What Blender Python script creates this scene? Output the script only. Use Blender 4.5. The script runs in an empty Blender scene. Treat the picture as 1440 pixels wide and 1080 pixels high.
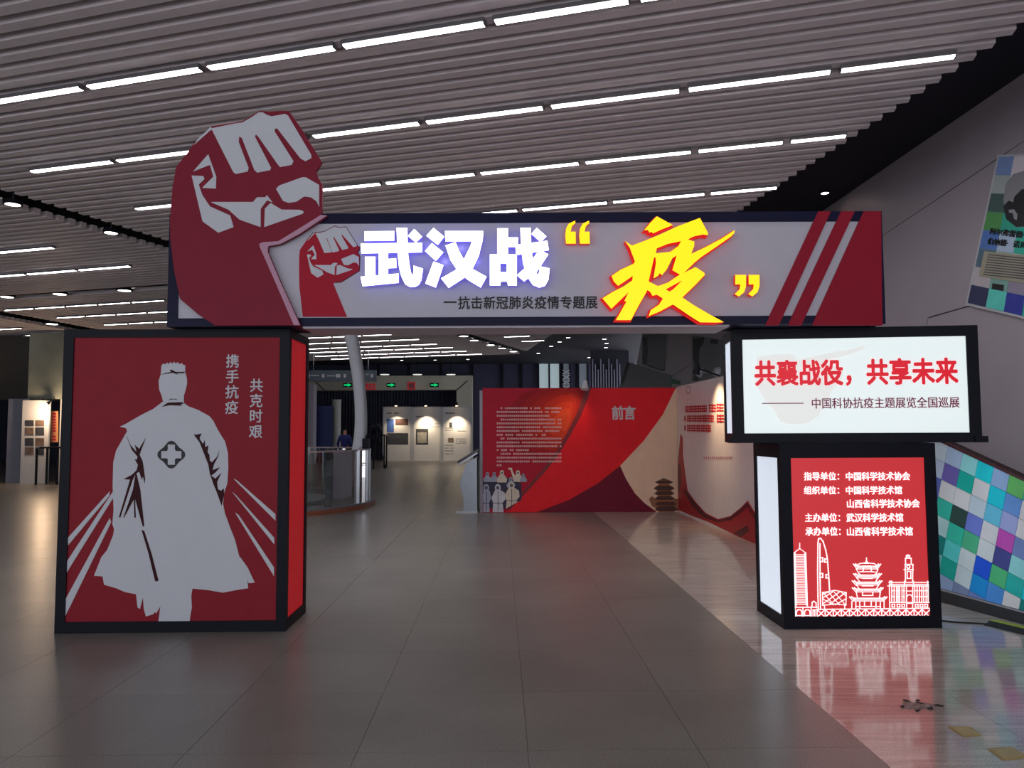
import bpy, bmesh, math, random
from mathutils import Vector, Matrix
from mathutils.geometry import tessellate_polygon
random.seed(7)
S = bpy.context.scene
COL = S.collection
V = Vector
# ---------------------------------------------------------------- camera, world, exposure
F = 1060.0
EYE = 1.55
PITCH = math.atan(67 / F)
ROLL = math.radians(-0.25)
cam_d = bpy.data.cameras.new('camera')
cam_d.sensor_width = 36.0
cam_d.lens = 36.0 * F / 1440
cam_d.clip_end = 200
cam = bpy.data.objects.new('camera', cam_d)
COL.objects.link(cam)
RM = Matrix.Rotation(math.pi / 2 + PITCH, 3, 'X') @ Matrix.Rotation(ROLL, 3, 'Z')
cam.matrix_world = Matrix.Translation((0, 0, EYE)) @ RM.to_4x4()
S.camera = cam
CO = V((0, 0, EYE))
w = bpy.data.worlds.new('world'); S.world = w; w.use_nodes = True
w.node_tree.nodes['Background'].inputs[0].default_value = (0.62, 0.62, 0.68, 1)
w.node_tree.nodes['Background'].inputs[1].default_value = 2.0
S.view_settings.view_transform = 'Standard'
S.view_settings.look = 'None'
S.view_settings.exposure = 0.3
S.view_settings.gamma = 1.0
S.view_settings.use_curve_mapping = False
S.cycles.use_denoising = True
S.cycles.max_bounces = 6
S.cycles.sample_clamp_indirect = 4.0
TUBE_W = 14.0        # tube lights
LAMP_K = 1.0

# ---------------------------------------------------------------- geometry helpers
def ray(px, py):
    return (RM @ V((px - 720, -(py - 540), -F))).normalized()
def on_z(px, py, z):
    d = ray(px, py); return CO + d * ((z - EYE) / d.z)
def on_y(px, py, y):
    d = ray(px, py); return CO + d * (y / d.y)

def lin(c):
    c = c / 255.0
    return c / 12.92 if c <= 0.04045 else ((c + 0.055) / 1.055) ** 2.4
def rgb(r, g, b): return (lin(r), lin(g), lin(b), 1)

_m = {}
def mat(name, col, rough=0.6, metal=0.0, var=0.06, scale=6.0, emit=0.0, ecol=None, spec=0.5, bump=0.0):
    if name in _m: return _m[name]
    m = bpy.data.materials.new(name); m.use_nodes = True; _m[name] = m
    nt = m.node_tree; b = nt.nodes['Principled BSDF']
    c = rgb(*col)
    b.inputs['Roughness'].default_value = rough
    b.inputs['Metallic'].default_value = metal
    b.inputs['Specular IOR Level'].default_value = spec
    n = nt.nodes.new('ShaderNodeTexNoise'); n.inputs['Scale'].default_value = scale; n.inputs['Detail'].default_value = 4
    g = nt.nodes.new('ShaderNodeNewGeometry'); nt.links.new(g.outputs['Position'], n.inputs['Vector'])
    r = nt.nodes.new('ShaderNodeMapRange'); nt.links.new(n.outputs['Fac'], r.inputs['Value'])
    r.inputs['To Min'].default_value = 1 - var * 2; r.inputs['To Max'].default_value = 1 + var * 2
    x = nt.nodes.new('ShaderNodeVectorMath'); x.operation = 'SCALE'
    x.inputs[0].default_value = c[:3]; nt.links.new(r.outputs[0], x.inputs['Scale'])
    nt.links.new(x.outputs[0], b.inputs['Base Color'])
    if bump:
        bp = nt.nodes.new('ShaderNodeBump'); bp.inputs['Strength'].default_value = bump
        nt.links.new(n.outputs['Fac'], bp.inputs['Height']); nt.links.new(bp.outputs[0], b.inputs['Normal'])
    if emit:
        e = rgb(*(ecol or col)); b.inputs['Emission Color'].default_value = e
        b.inputs['Emission Strength'].default_value = emit
    return m

def mesh_obj(name, verts, faces, m, parent=None, kind=None, label=None, cat=None, group=None, smooth=False):
    """verts in world coordinates; stored relative to the root's (or own) base point"""
    if parent is not None:
        root = parent
        while root.parent: root = root.parent
        off = root.location.copy()
    else:
        xs = [v[0] for v in verts]; ys = [v[1] for v in verts]; zs = [v[2] for v in verts]
        off = V(((min(xs) + max(xs)) / 2, (min(ys) + max(ys)) / 2, min(zs)))
    me = bpy.data.meshes.new(name)
    me.from_pydata([tuple(V(v) - off) for v in verts], [], faces)
    if isinstance(m, (list, tuple)):
        for q in m: me.materials.append(q)
    else: me.materials.append(m)
    if smooth:
        for p in me.polygons: p.use_smooth = True
    me.update()
    o = bpy.data.objects.new(name, me); COL.objects.link(o)
    if parent is None: o.location = off
    else: o.parent = parent
    tag(o, label, cat, group, kind)
    return o
def tag(o, label=None, cat=None, group=None, kind=None):
    if label: o['label'] = label
    if cat: o['category'] = cat
    if group: o['group'] = group
    if kind: o['kind'] = kind
    return o
def thing(name, label, cat, loc, group=None):
    o = bpy.data.objects.new(name, None); COL.objects.link(o)
    o.location = V(loc); o.empty_display_size = 0.1
    return tag(o, label, cat, group)

class G:
    """geometry collector"""
    def __init__(s): s.v = []; s.f = []; s.mi = []
    def add(s, vs, fs, mi=0):
        n = len(s.v); s.v += [V(q) for q in vs]; s.f += [tuple(i + n for i in f) for f in fs]; s.mi += [mi] * len(fs); return s
    def obox(s, c, ax, ay, az, hx, hy, hz, mi=0):
        c = V(c); ax = V(ax); ay = V(ay); az = V(az)
        vs = [c + ax * (i * hx) + ay * (j * hy) + az * (k * hz) for i in (-1, 1) for j in (-1, 1) for k in (-1, 1)]
        return s.add(vs, [(0, 1, 3, 2), (4, 6, 7, 5), (0, 4, 5, 1), (2, 3, 7, 6), (0, 2, 6, 4), (1, 5, 7, 3)], mi)
    def box(s, x0, x1, y0, y1, z0, z1, mi=0):
        return s.obox(((x0 + x1) / 2, (y0 + y1) / 2, (z0 + z1) / 2), (1, 0, 0), (0, 1, 0), (0, 0, 1), abs(x1 - x0) / 2, abs(y1 - y0) / 2, abs(z1 - z0) / 2, mi)
    def bar(s, a, b, wd, ht, up=(0, 0, 1), mi=0):
        a = V(a); b = V(b); ax = (b - a); L = ax.length; ax.normalize(); up = V(up)
        if abs(ax.dot(up)) > .99: up = V((0, 1, 0))
        ay = up.cross(ax).normalized(); az = ax.cross(ay)
        return s.obox((a + b) / 2, ax, ay, az, L / 2, wd / 2, ht / 2, mi)
    def tube(s, pts, rs, n=10, mi=0):
        pts = [V(p) for p in pts]
        if not isinstance(rs, (list, tuple)): rs = [rs] * len(pts)
        vs = []; fs = []
        for i, p in enumerate(pts):
            t = (pts[min(i + 1, len(pts) - 1)] - pts[max(i - 1, 0)]).normalized()
            u = t.cross(V((0, 0, 1))) if abs(t.z) < .95 else t.cross(V((1, 0, 0)))
            u.normalize(); q = t.cross(u)
            for k in range(n):
                a = 2 * math.pi * k / n; vs.append(p + (u * math.cos(a) + q * math.sin(a)) * rs[i])
        for i in range(len(pts) - 1):
            for k in range(n):
                fs.append((i * n + k, i * n + (k + 1) % n, (i + 1) * n + (k + 1) % n, (i + 1) * n + k))
        fs.append(tuple(range(n))[::-1]); fs.append(tuple((len(pts) - 1) * n + k for k in range(n)))
        return s.add(vs, fs, mi)
    def lathe(s, c, prof, n=20, mi=0, caps=True):
        c = V(c); vs = []; fs = []
        for (r, z) in prof:
            for k in range(n):
                a = 2 * math.pi * k / n; vs.append(c + V((r * math.cos(a), r * math.sin(a), z)))
        for i in range(len(prof) - 1):
            for k in range(n): fs.append((i * n + k, i * n + (k + 1) % n, (i + 1) * n + (k + 1) % n, (i + 1) * n + k))
        if caps: fs.append(tuple(range(n))[::-1]); fs.append(tuple((len(prof) - 1) * n + k for k in range(n)))
        return s.add(vs, fs, mi)
    def out(s, name, m, parent=None, **k):
        o = mesh_obj(name, s.v, s.f, m, parent, **k)
        if isinstance(m, (list, tuple)):
            for p, i in zip(o.data.polygons, s.mi): p.material_index = i
        return o

class Plane:
    """a flat face in the scene: origin, right, up; normal looks at the viewer"""
    def __init__(s, o, a, b):
        s.o = V(o); s.a = V(a).normalized(); s.b = (V(b) - s.a * V(b).dot(s.a)).normalized(); s.n = s.a.cross(s.b)
        if s.n.dot(CO - s.o) < 0: s.n = -s.n
    def st(s, px, py):
        d = ray(px, py); t = (s.o - CO).dot(s.n) / d.dot(s.n); p = CO + d * t - s.o
        return (p.dot(s.a), p.dot(s.b))
    def w(s, u, v, d=0.0): return s.o + s.a * u + s.b * v + s.n * d

def prism(g, pl, contours, d0, d1, mi=0, px=True):
    """extruded flat shape on plane pl; contours[1:] are holes"""
    cs = []
    for c in contours:
        c = [pl.st(*p) for p in c] if px else list(c)
        cs.append(c)
    flat = [p for c in cs for p in c]
    tris = tessellate_polygon([[V((p[0], p[1], 0)) for p in c] for c in cs])
    n = len(flat)
    vs = [pl.w(p[0], p[1], d1) for p in flat] + [pl.w(p[0], p[1], d0) for p in flat]
    fs = []
    for t in tris:
        a, b, c = t
        nn = (vs[b] - vs[a]).cross(vs[c] - vs[a])
        if nn.dot(pl.n) < 0: a, c = c, a
        fs.append((a, b, c)); fs.append((c + n, b + n, a + n))
    k = 0
    for c in cs:
        L = len(c)
        for i in range(L):
            j = (i + 1) % L; fs.append((k + i, k + j, k + j + n, k + i + n))
        k += L
    g.add(vs, fs, mi)
    return g
def shape(name, pl, contours, d0, d1, m, parent=None, px=True, **k):
    return prism(G(), pl, contours, d0, d1, 0, px).out(name, m, parent, **k)
def clip_poly(poly, f):
    out = []
    for i in range(len(poly)):
        p, q = poly[i], poly[(i + 1) % len(poly)]; fp, fq = f(p), f(q)
        if fp >= 0: out.append(p)
        if fp * fq < 0:
            t = fp / (fp - fq); out.append((p[0] + (q[0] - p[0]) * t, p[1] + (q[1] - p[1]) * t))
    return out
def Z(pts, ox, oy, sc): return [(ox + x / sc, oy + y / sc) for x, y in pts]
def strokes(g, pl, lines, wd, d0, d1, mp=None):
    for ln in lines:
        q = [pl.st(*(mp(*p) if mp else p)) for p in ln]
        for a, b in zip(q, q[1:]):
            dx, dy = b[0] - a[0], b[1] - a[1]; L = math.hypot(dx, dy)
            if L < 1e-6: continue
            ux, uy = dx / L * wd / 2, dy / L * wd / 2
            prism(g, pl, [[(a[0] - ux + uy, a[1] - uy - ux), (b[0] + ux + uy, b[1] + uy - ux), (b[0] + ux - uy, b[1] + uy + ux), (a[0] - ux - uy, a[1] - uy + ux)]], d0, d1, px=False)
    return g

_ch = {}
def char_mesh(c, bold):
    k = (c, bold)
    if k in _ch: return _ch[k]
    cu = bpy.data.curves.new('glyph', 'FONT'); cu.body = c; cu.size = 1; cu.resolution_u = 2
    cu.extrude = 0.5; cu.offset = bold
    o = bpy.data.objects.new('glyph', cu); COL.objects.link(o)
    dg = bpy.context.evaluated_depsgraph_get(); dg.update()
    me = bpy.data.meshes.new_from_object(o.evaluated_get(dg))
    r = ([v.co.copy() for v in me.vertices], [tuple(p.vertices) for p in me.polygons])
    bpy.data.objects.remove(o); bpy.data.curves.remove(cu); bpy.data.meshes.remove(me)
    _ch[k] = r; return r
def bold_mesh(c, bold):
    """heavier stroke: the outline repeated with small shifts, fused into one character"""
    vs, fs = char_mesh(c, 0)
    if bold < .004: return vs, fs
    V2 = []; F2 = []
    for k in range(6):
        an = k * math.pi / 3 + .3; n = len(V2)
        V2 += [V((v.x + bold * math.cos(an), v.y + bold * math.sin(an), v.z + (k * .07 if v.z > 0 else 0))) for v in vs]
        F2 += [tuple(i + n for i in f) for f in fs]
    return V2, F2
def chars(pl, text, p0, p1, d0, d1, m, parent, bold=0.02, vertical=False, joined=None, name='character', em=1.04):
    """text inside the rectangle between px corners p0 (top left) and p1 (bottom right)"""
    a = pl.st(*p0); b = pl.st(*p1); W = b[0] - a[0]; H = a[1] - b[1]; n = len(text); g = G()
    for i, c in enumerate(text):
        if c in ' \u3000': continue
        if vertical: cx = (a[0] + b[0]) / 2; cy = a[1] - H * (i + .5) / n; sx = W * em; sy = H / n * em
        else: cx = a[0] + W * (i + .5) / n; cy = (a[1] + b[1]) / 2; sx = W / n * em; sy = H * 1.06
        vs, fs = bold_mesh(c, bold)
        q = [pl.w(cx + (v.x - .5) * sx, cy + (v.y - .38) * sy, d0 + (v.z + .5) * (d1 - d0)) for v in vs]
        if joined: g.add(q, fs)
        else: mesh_obj(name, q, fs, m, parent)
    if joined and g.v: g.out(joined, m, parent, kind='stuff')

# ---------------------------------------------------------------- materials
M_frame = mat('frame_black', (24, 27, 36), .45, .0, .1, spec=.15)
M_beamf = mat('beam_frame_navy', (26, 28, 58), .4, .0, .1, spec=.15)
M_white = mat('print_white', (214, 219, 226), .55, 0, .02, spec=.15)
M_red = mat('print_dark_red', (150, 38, 50), .5, 0, .05, spec=.15)
M_fistred = mat('fist_maroon', (140, 42, 60), .5, 0, .05, spec=.15)
M_dkred = mat('print_maroon', (60, 18, 28), .5, 0, .05, spec=.15)
M_sidered = mat('side_red_glow', (200, 38, 46), .5, 0, .04, emit=.22, spec=.15)  # dim emission added so the side panel looks lit
M_beamface = mat('beam_face_grey', (205, 205, 216), .45, 0, .03, spec=.15)
M_pink = mat('board_edge_pink', (206, 160, 182), .5, 0, .03, spec=.15)
M_back = mat('box_board_grey', (150, 150, 155), .6)
M_lit = mat('backlit_white', (225, 238, 238), .4, 0, .02, emit=0.52, ecol=(238, 250, 248))
M_litside = mat('backlit_side_white', (225, 235, 245), .4, 0, .02, emit=0.56, ecol=(228, 238, 252))
M_litred = mat('backlit_red', (190, 50, 55), .35, 0, .02, emit=0.47, ecol=(216, 54, 60))
M_litwhite = mat('backlit_letter_white', (235, 235, 235), .4, 0, .02, emit=0.8, ecol=(255, 246, 246))
M_litredtxt = mat('backlit_letter_red', (200, 30, 45), .4, 0, .02, emit=0.5, ecol=(228, 16, 40))
M_litdark = mat('backlit_letter_plum', (110, 24, 60), .4, 0, .02, emit=0.2, ecol=(150, 30, 80))
M_wm1 = mat('backlit_watermark', (225, 228, 226), .4, 0, .02, emit=0.51, ecol=(236, 238, 234))
M_neon = mat('led_letter_white', (255, 255, 255), .4, 0, .0, emit=2.4, ecol=(250, 250, 255))
M_neonside = mat('led_letter_side', (120, 110, 200), .4, 0, .0, emit=0.5, ecol=(120, 110, 230))
M_yel = mat('led_letter_yellow', (255, 190, 0), .4, 0, .0, emit=.95, ecol=(255, 206, 0))
M_yelside = mat('led_letter_red_side', (190, 20, 10), .4, 0, .0, emit=0.5, ecol=(210, 20, 20))
M_slat = mat('slat_metal_grey', (232, 222, 224), .55, .0, .03, spec=.2)
M_void = mat('ceiling_void_black', (26, 26, 40), .8, 0, .1)
M_tube = mat('tube_glow', (255, 255, 255), .4, 0, 0, emit=TUBE_W, ecol=(255, 248, 252))
M_tubeh = mat('tube_housing', (120, 118, 120), .4, .3)
M_wall = mat('wall_grey_panel', (186, 180, 188), .42, .0, .04, 2.0)
M_joint = mat('joint_dark', (40, 36, 40), .8)
M_chrome = mat('brushed_steel', (170, 175, 180), .25, .9, .05)
M_text = mat('print_black', (20, 20, 26), .5)

# ---------------------------------------------------------------- floor
T = 0.83
HD = math.atan2(-17, F)                    # hall direction, almost straight ahead
def stone(name, base, rough, streak, ior):
    m = bpy.data.materials.new(name); m.use_nodes = True; nt = m.node_tree; b = nt.nodes['Principled BSDF']
    L = nt.links.new
    g = nt.nodes.new('ShaderNodeNewGeometry'); mp = nt.nodes.new('ShaderNodeMapping'); L(g.outputs['Position'], mp.inputs[0])
    mp.inputs['Scale'].default_value = (1.2, 16, 1) if streak else (1, 1, 1)
    n1 = nt.nodes.new('ShaderNodeTexNoise'); n1.inputs['Scale'].default_value = 1.6 if streak else 1.1; n1.inputs['Detail'].default_value = 7
    n2 = nt.nodes.new('ShaderNodeTexNoise'); n2.inputs['Scale'].default_value = 110; n2.inputs['Detail'].default_value = 3
    L(mp.outputs[0], n1.inputs['Vector']); L(g.outputs['Position'], n2.inputs['Vector'])
    oi = nt.nodes.new('ShaderNodeObjectInfo')
    r1 = nt.nodes.new('ShaderNodeMapRange'); L(n1.outputs['Fac'], r1.inputs['Value']); r1.inputs['From Min'].default_value = .3; r1.inputs['From Max'].default_value = .7
    r1.inputs['To Min'].default_value = .72 if streak else .86; r1.inputs['To Max'].default_value = 1.22 if streak else 1.12
    r2 = nt.nodes.new('ShaderNodeMapRange'); L(n2.outputs['Fac'], r2.inputs['Value']); r2.inputs['From Min'].default_value = .35; r2.inputs['From Max'].default_value = .65
    r2.inputs['To Min'].default_value = .8; r2.inputs['To Max'].default_value = 1.2
    r3 = nt.nodes.new('ShaderNodeMapRange'); L(oi.outputs['Random'], r3.inputs['Value']); r3.inputs['To Min'].default_value = .95; r3.inputs['To Max'].default_value = 1.05
    a = nt.nodes.new('ShaderNodeMath'); a.operation = 'MULTIPLY'; L(r1.outputs[0], a.inputs[0]); L(r2.outputs[0], a.inputs[1])
    c = nt.nodes.new('ShaderNodeMath'); c.operation = 'MULTIPLY'; L(a.outputs[0], c.inputs[0]); L(r3.outputs[0], c.inputs[1])
    x = nt.nodes.new('ShaderNodeVectorMath'); x.operation = 'SCALE'; x.inputs[0].default_value = rgb(*base)[:3]; L(c.outputs[0], x.inputs['Scale'])
    L(x.outputs[0], b.inputs['Base Color'])
    rr = nt.nodes.new('ShaderNodeMapRange'); L(n1.outputs['Fac'], rr.inputs['Value']); rr.inputs['To Min'].default_value = rough * .95; rr.inputs['To Max'].default_value = rough * 1.05
    L(rr.outputs[0], b.inputs['Roughness'])
    b.inputs['IOR'].default_value = ior
    bp = nt.nodes.new('ShaderNodeBump'); bp.inputs['Strength'].default_value = .02 if streak else .12; bp.inputs['Distance'].default_value = .002
    L(n2.outputs['Fac'], bp.inputs['Height']); L(bp.outputs[0], b.inputs['Normal'])
    return m
M_floor = stone('floor_stone_flamed', (140, 138, 131), .30, False, 1.45)
M_strip = stone('floor_stone_polished', (206, 196, 186), .10, True, 1.8)
g = G(); g.box(-31, 7, -6, 46, -.10, -.004)
floor = g.out('floor', mat('floor_joint', (100, 95, 92), .8), kind='structure')
ca, sa = math.cos(HD), math.sin(HD)
def hall(u, v, z=0.0): return V((u * ca - v * -sa * -1 * -1, 0, 0)) if False else V((u * ca + v * sa, -u * sa + v * ca, z))
def tile_mesh(m):
    h = T / 2 - .0014
    me = bpy.data.meshes.new('floor_tile')
    vs = [(x, y, z) for x in (-h, h) for y in (-h, h) for z in (-.0039, 0)]
    me.from_pydata(vs, [], [(0, 1, 3, 2), (4, 6, 7, 5), (0, 4, 5, 1), (2, 3, 7, 6), (0, 2, 6, 4), (1, 5, 7, 3)])
    me.materials.append(m); return me
tmA, tmB = tile_mesh(M_floor), tile_mesh(M_strip)
U0 = 1.79 - 40 * T          # joint line at 1.79
V0 = 3.77 - 12 * T
nt_ = 0
rest = {0: G(), 1: G()}
for j in range(0, 62):
    vc = V0 + (j + .5) * T
    if vc > 45.3 or vc < -5: continue
    for i in range(0, 46):
        uc = U0 + (i + .5) * T
        p = hall(uc, vc)
        if p.x < -30.4 or p.x > 5.8: continue
        strip = uc > 1.79
        d = p.y
        near = 2.2 < d < 11.6 and abs(p.x) < d * .70 + .7
        if near:
            o = bpy.data.objects.new('floor_tile', tmB if strip else tmA); COL.objects.link(o)
            o.parent = floor; o.location = p - floor.location
            o.rotation_euler = (0, 0, -HD); nt_ += 1
        else:
            h = T / 2 - .0014
            rest[1 if strip else 0].obox(p + V((0, 0, -.00195)), (ca, -sa, 0), (sa, ca, 0), (0, 0, 1), h, h, .00195)
rest[0].out('distant_floor_tiles', M_floor, floor, kind='stuff')
rest[1].out('distant_polished_tiles', M_strip, floor, kind='stuff')

# ---------------------------------------------------------------- ceiling
CZ = 4.85
VOID = 5.42
ceiling = G().box(-31, 8, -6, 46, VOID, VOID + .1).out('ceiling', M_void, kind='structure')
E = V((-3720, 0, 0)); E = V((3720, -1060, 0)).normalized()      # slat direction, right and towards the viewer
N = V((1060, 3720, 0)).normalized()
def uv(p): return (p.x * E.x + p.y * E.y, p.x * N.x + p.y * N.y)
def cuv(u, v, z): return V((E.x * u + N.x * v, E.y * u + N.y * v, z))
def c(px, py): return uv(on_z(px, py, CZ))
class Line:
    def __init__(s, a, b): s.a, s.b = a, b
    def u(s, v): t = (v - s.a[1]) / (s.b[1] - s.a[1]); return s.a[0] + t * (s.b[0] - s.a[0])
edge = Line(c(1435, 40), c(735, 497))
slot1 = Line(c(0, 277), c(728, 494))
slot3 = Line(c(0, 443), c(90, 459))
slot2v = c(120, 412)[1]
PITCHS = 0.20
v = 2.0; far_v = c(560, 504)[1]
near_sl = []; g = G()
def slat(u0, u1, v, near):
    if u1 - u0 < .15: return
    a, b = cuv(u0, v, CZ + .05), cuv(u1, v, CZ + .05)
    if near:
        gg = G(); gg.bar(a, b, .106, .09)
        gg.out('ceiling_slat', M_slat, ceiling)
    else: g.bar(a, b, .106, .09)
ns = 0
while v < far_v:
    ur = edge.u(v); ul = -31 / .96 if v > 8 else -16
    ul = (-30.8 - N.x * v) / E.x
    if v < 14: ul = max(ul, -17)
    segs = [(ul, ur)]
    def cut(segs, a, b):
        out = []
        for s0, s1 in segs:
            if b <= s0 or a >= s1: out.append((s0, s1)); continue
            if a > s0: out.append((s0, a))
            if b < s1: out.append((b, s1))
        return out
    k = abs((slot1.b[0] - slot1.a[0]) / (slot1.b[1] - slot1.a[1]))
    wgap = .60 * math.sqrt(1 + k * k) / 1
    us = slot1.u(v); segs = cut(segs, us - wgap / 2, us + wgap / 2)
    if v > slot2v + .1:
        us = slot3.u(v); segs = cut(segs, us - .5, us + .5)
    if abs(v - slot2v) < .2: segs = [s_ for s_ in cut(segs, -99, slot1.u(v))]
    for s0, s1 in segs: slat(s0, s1, v, v < 15.5); ns += v < 15.5
    v += PITCHS
g.out('distant_ceiling_slats', M_slat, ceiling, kind='stuff')
print('tiles', nt_, 'near slats', ns)

# tube light rows: (first px, last px, number of tubes)
ORD = ['first', 'second', 'third', 'fourth', 'fifth', 'sixth', 'seventh', 'eighth', 'ninth', 'tenth', 'eleventh', 'twelfth']
rows = [   # joints between tubes, photo px, on the line through the two reference points
    ((0, 135), (690, 28), [-215, -40, 118, 288, 478, 690, 893, 1130]),
    ((37, 236), (1174, 97.5), [37, 159, 289, 436, 595, 770, 962, 1174, 1348]),
    ((187, 290), (1106, 196), [187, 305, 417, 539, 672, 819, 977, 1106, 1195]),
    ((660, 298), (1097, 260), [402, 505, 615, 731, 858, 995, 1097]),
    ((-20, 354), (78, 345), [-20, 78]), ((-30, 389), (184, 371), [-30, 38, 109, 184]),
]
rows2 = [
    ((2, 434), (235, 421), 5), ((77, 445), (300, 433), 5), ((143, 455), (330, 446), 5), ((-28, 463), (32, 460), 1), ((-30, 474), (88, 468), 3),
    ((425, 474), (553, 469), 3), ((425, 482), (592, 476), 4), ((425, 489), (618, 483), 5), ((430, 494), (641, 488), 5), ((438, 499), (660, 493), 6), ((460, 503), (682, 497.5), 6),
    ((709, 473), (745, 470), 1), ((733, 479), (766, 477), 1),
]
def tube_light(u0, u1, v, label, group, near=True):
    L = u1 - u0; root = thing('tube_light', label, 'light', cuv((u0 + u1) / 2, v, CZ - .055), group)
    a, b = cuv(u0 + .015, v, CZ - .015), cuv(u1 - .015, v, CZ - .015)
    dw = .066 if near else .024
    G().bar(cuv(u0 + .03, v, CZ - .0425), cuv(u1 - .03, v, CZ - .0425), dw, .009).out('diffuser', M_tube, root)
    h_ = G().bar(V((a.x, a.y, CZ - .0215)), V((b.x, b.y, CZ - .0215)), .09, .037).out('housing', M_tubeh, root)
    if near:
        for q, s_ in ((a, 1), (b, -1)):
            G().bar(q + V((0, 0, -.027)), q + E * s_ * .014 + V((0, 0, -.027)), .062, .014).out('end_cap', M_tubeh, h_)
    return root
names_r = ['nearest ceiling row', 'second nearest ceiling row', 'third nearest ceiling row', 'fourth ceiling row, behind the gate sign top', 'single white tube light at left edge just past the dark slot', 'row of three past the dark slot']
for ri, (p0, p1, js) in enumerate(rows):
    a = c(*p0); b = c(*p1); vv = (a[1] + b[1]) / 2
    us_ = [c(x, p0[1] + (x - p0[0]) * (p1[1] - p0[1]) / (p1[0] - p0[0]))[0] for x in js]
    for k in range(len(js) - 1):
        tube_light(us_[k] + .02, us_[k + 1] - .02, vv, f'white tube light, {ORD[k]} from left in the {names_r[ri]}' if len(js) > 2 else names_r[ri], 'rows of ceiling tube lights')
far_names = ['upper row left of the fist board', 'middle row left of the fist board', 'lower row left of the fist board',
             'tiny row at left edge above the poster box', 'lowest row at left edge above the poster box'] + [o_ + ' row under the gate sign' for o_ in ('topmost', 'second', 'third', 'fourth', 'fifth', 'lowest')] + \
            ['upper short light past the oblique slot under the gate', 'lower short light past the oblique slot under the gate']
for ri, (p0, p1, n) in enumerate(rows2):
    a = c(*p0); b = c(*p1); vv = (a[1] + b[1]) / 2; st = (b[0] - a[0]) / n
    for k in range(n):
        lab = f'slim tube light, {ORD[k]} from left in {far_names[ri]}' if n > 1 else f'slim white tube light, {far_names[ri]}'
        tube_light(a[0] + k * st + .02, a[0] + (k + 1) * st - .02, vv, lab, 'far rows of ceiling tube lights', False)

# downlights in the slots and the black ceiling
M_lens = mat('downlight_lens', (255, 255, 250), .4, 0, 0, emit=5.0, ecol=(255, 250, 245))
M_lensw = mat('downlight_lens_warm', (255, 240, 230), .4, 0, 0, emit=9.0, ecol=(255, 225, 210))
def downlight(px, py, z, r, label, group, m=None):
    p = on_z(px, py, z); root = thing('downlight', label, 'light', p, group)
    G().lathe(p, [(r * 1.0, 0), (r * 1.25, 0), (r * 1.25, .06), (r * 1.0, .06), (r * 1.0, 0)], 16, caps=False).out('ring', M_frame, root)
    G().lathe(p, [(r * .99, .002), (r * .99, .03)], 16).out('lens', m or M_lens, root)
    if z < VOID - .1:
        G().tube([p + V((0, 0, .06)), (p.x, p.y, VOID)], .012, 6).out('stem', M_frame, root)
sl = [(18, 288, 'at the left picture edge'), (156, 328, 'left of the fist board'), (652, 473, 'first from the left'), (667, 479, 'second from the left'), (690, 485.5, 'third from the left'), (706, 490, 'fourth from the left'), (722, 494.5, 'fifth from the left')]
for i, (x, y, t) in enumerate(sl):
    downlight(x, y, CZ, .10 if i < 2 else .16, f'round downlight in oblique dark slot, {t}' + ('' if i < 2 else ' under the gate sign'), 'downlights in the oblique slot')
for x, y, t in [(10, 418, 'leftmost'), (84, 414, 'middle one'), (175, 409, 'rightmost')]:
    downlight(x, y, CZ, .14, f'round downlight in the level dark slot left of the fist, {t}', 'downlights in the level slot')
downlight(73, 456, CZ, .16, 'small round downlight just above the poster box corner', 'downlights in the level slot')
downlight(1160, 272, VOID - .03, .06, 'warm round spotlight on black ceiling above the striped sign end', 'spotlights on the black ceiling', M_lensw)
for i, (x, y) in enumerate([(565, 507), (612, 506.5), (658, 505.5), (757, 497), (775, 487), (787, 481), (799, 475), (850, 477), (853, 483), (852, 489), (835, 499), (828, 503)]):
    downlight(x, y, VOID - .03, .09, f'tiny far downlight on black ceiling under gate sign, {ORD[i]} of the scatter from left' , 'tiny far downlights under the gate sign')

# ---------------------------------------------------------------- right wall (leans outward)
LEAN = math.radians(12)
wd = V((sa, ca, 0))                          # along the hall
wup = V((math.sin(LEAN) * ca, -math.sin(LEAN) * sa, math.cos(LEAN)))
WR = Plane((4.45, 7, 0), wd, wup)
def wall_quad(g, q, d0, d1): prism(g, WR, [q], d0, d1, px=False)
s_lo, s_hi, t_hi = -9.0, 23.0, (VOID) / math.cos(LEAN)
g = G(); wall_quad(g, [(s_lo, 0), (s_hi, 0), (s_hi, t_hi), (s_lo, t_hi)], -.12, -.02)
wall_right = g.out('wall_right', M_joint, kind='structure')
A1 = WR.st(1400, 225); A2 = WR.st(1264, 316); B1 = WR.st(1364, 430); B2 = WR.st(1305, 447)
def ln(P, Q, s): return P[1] + (s - P[0]) * (Q[1] - P[1]) / (Q[0] - P[0])
gp = .008
sJ = B2[0]
panels = []
def clipline(s): return min(max(ln(A1, A2, s), .3), t_hi - .3)
sA = [s for s in (s_lo, -3, 1, 3.5, 6, 9, 14, s_hi)]
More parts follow.
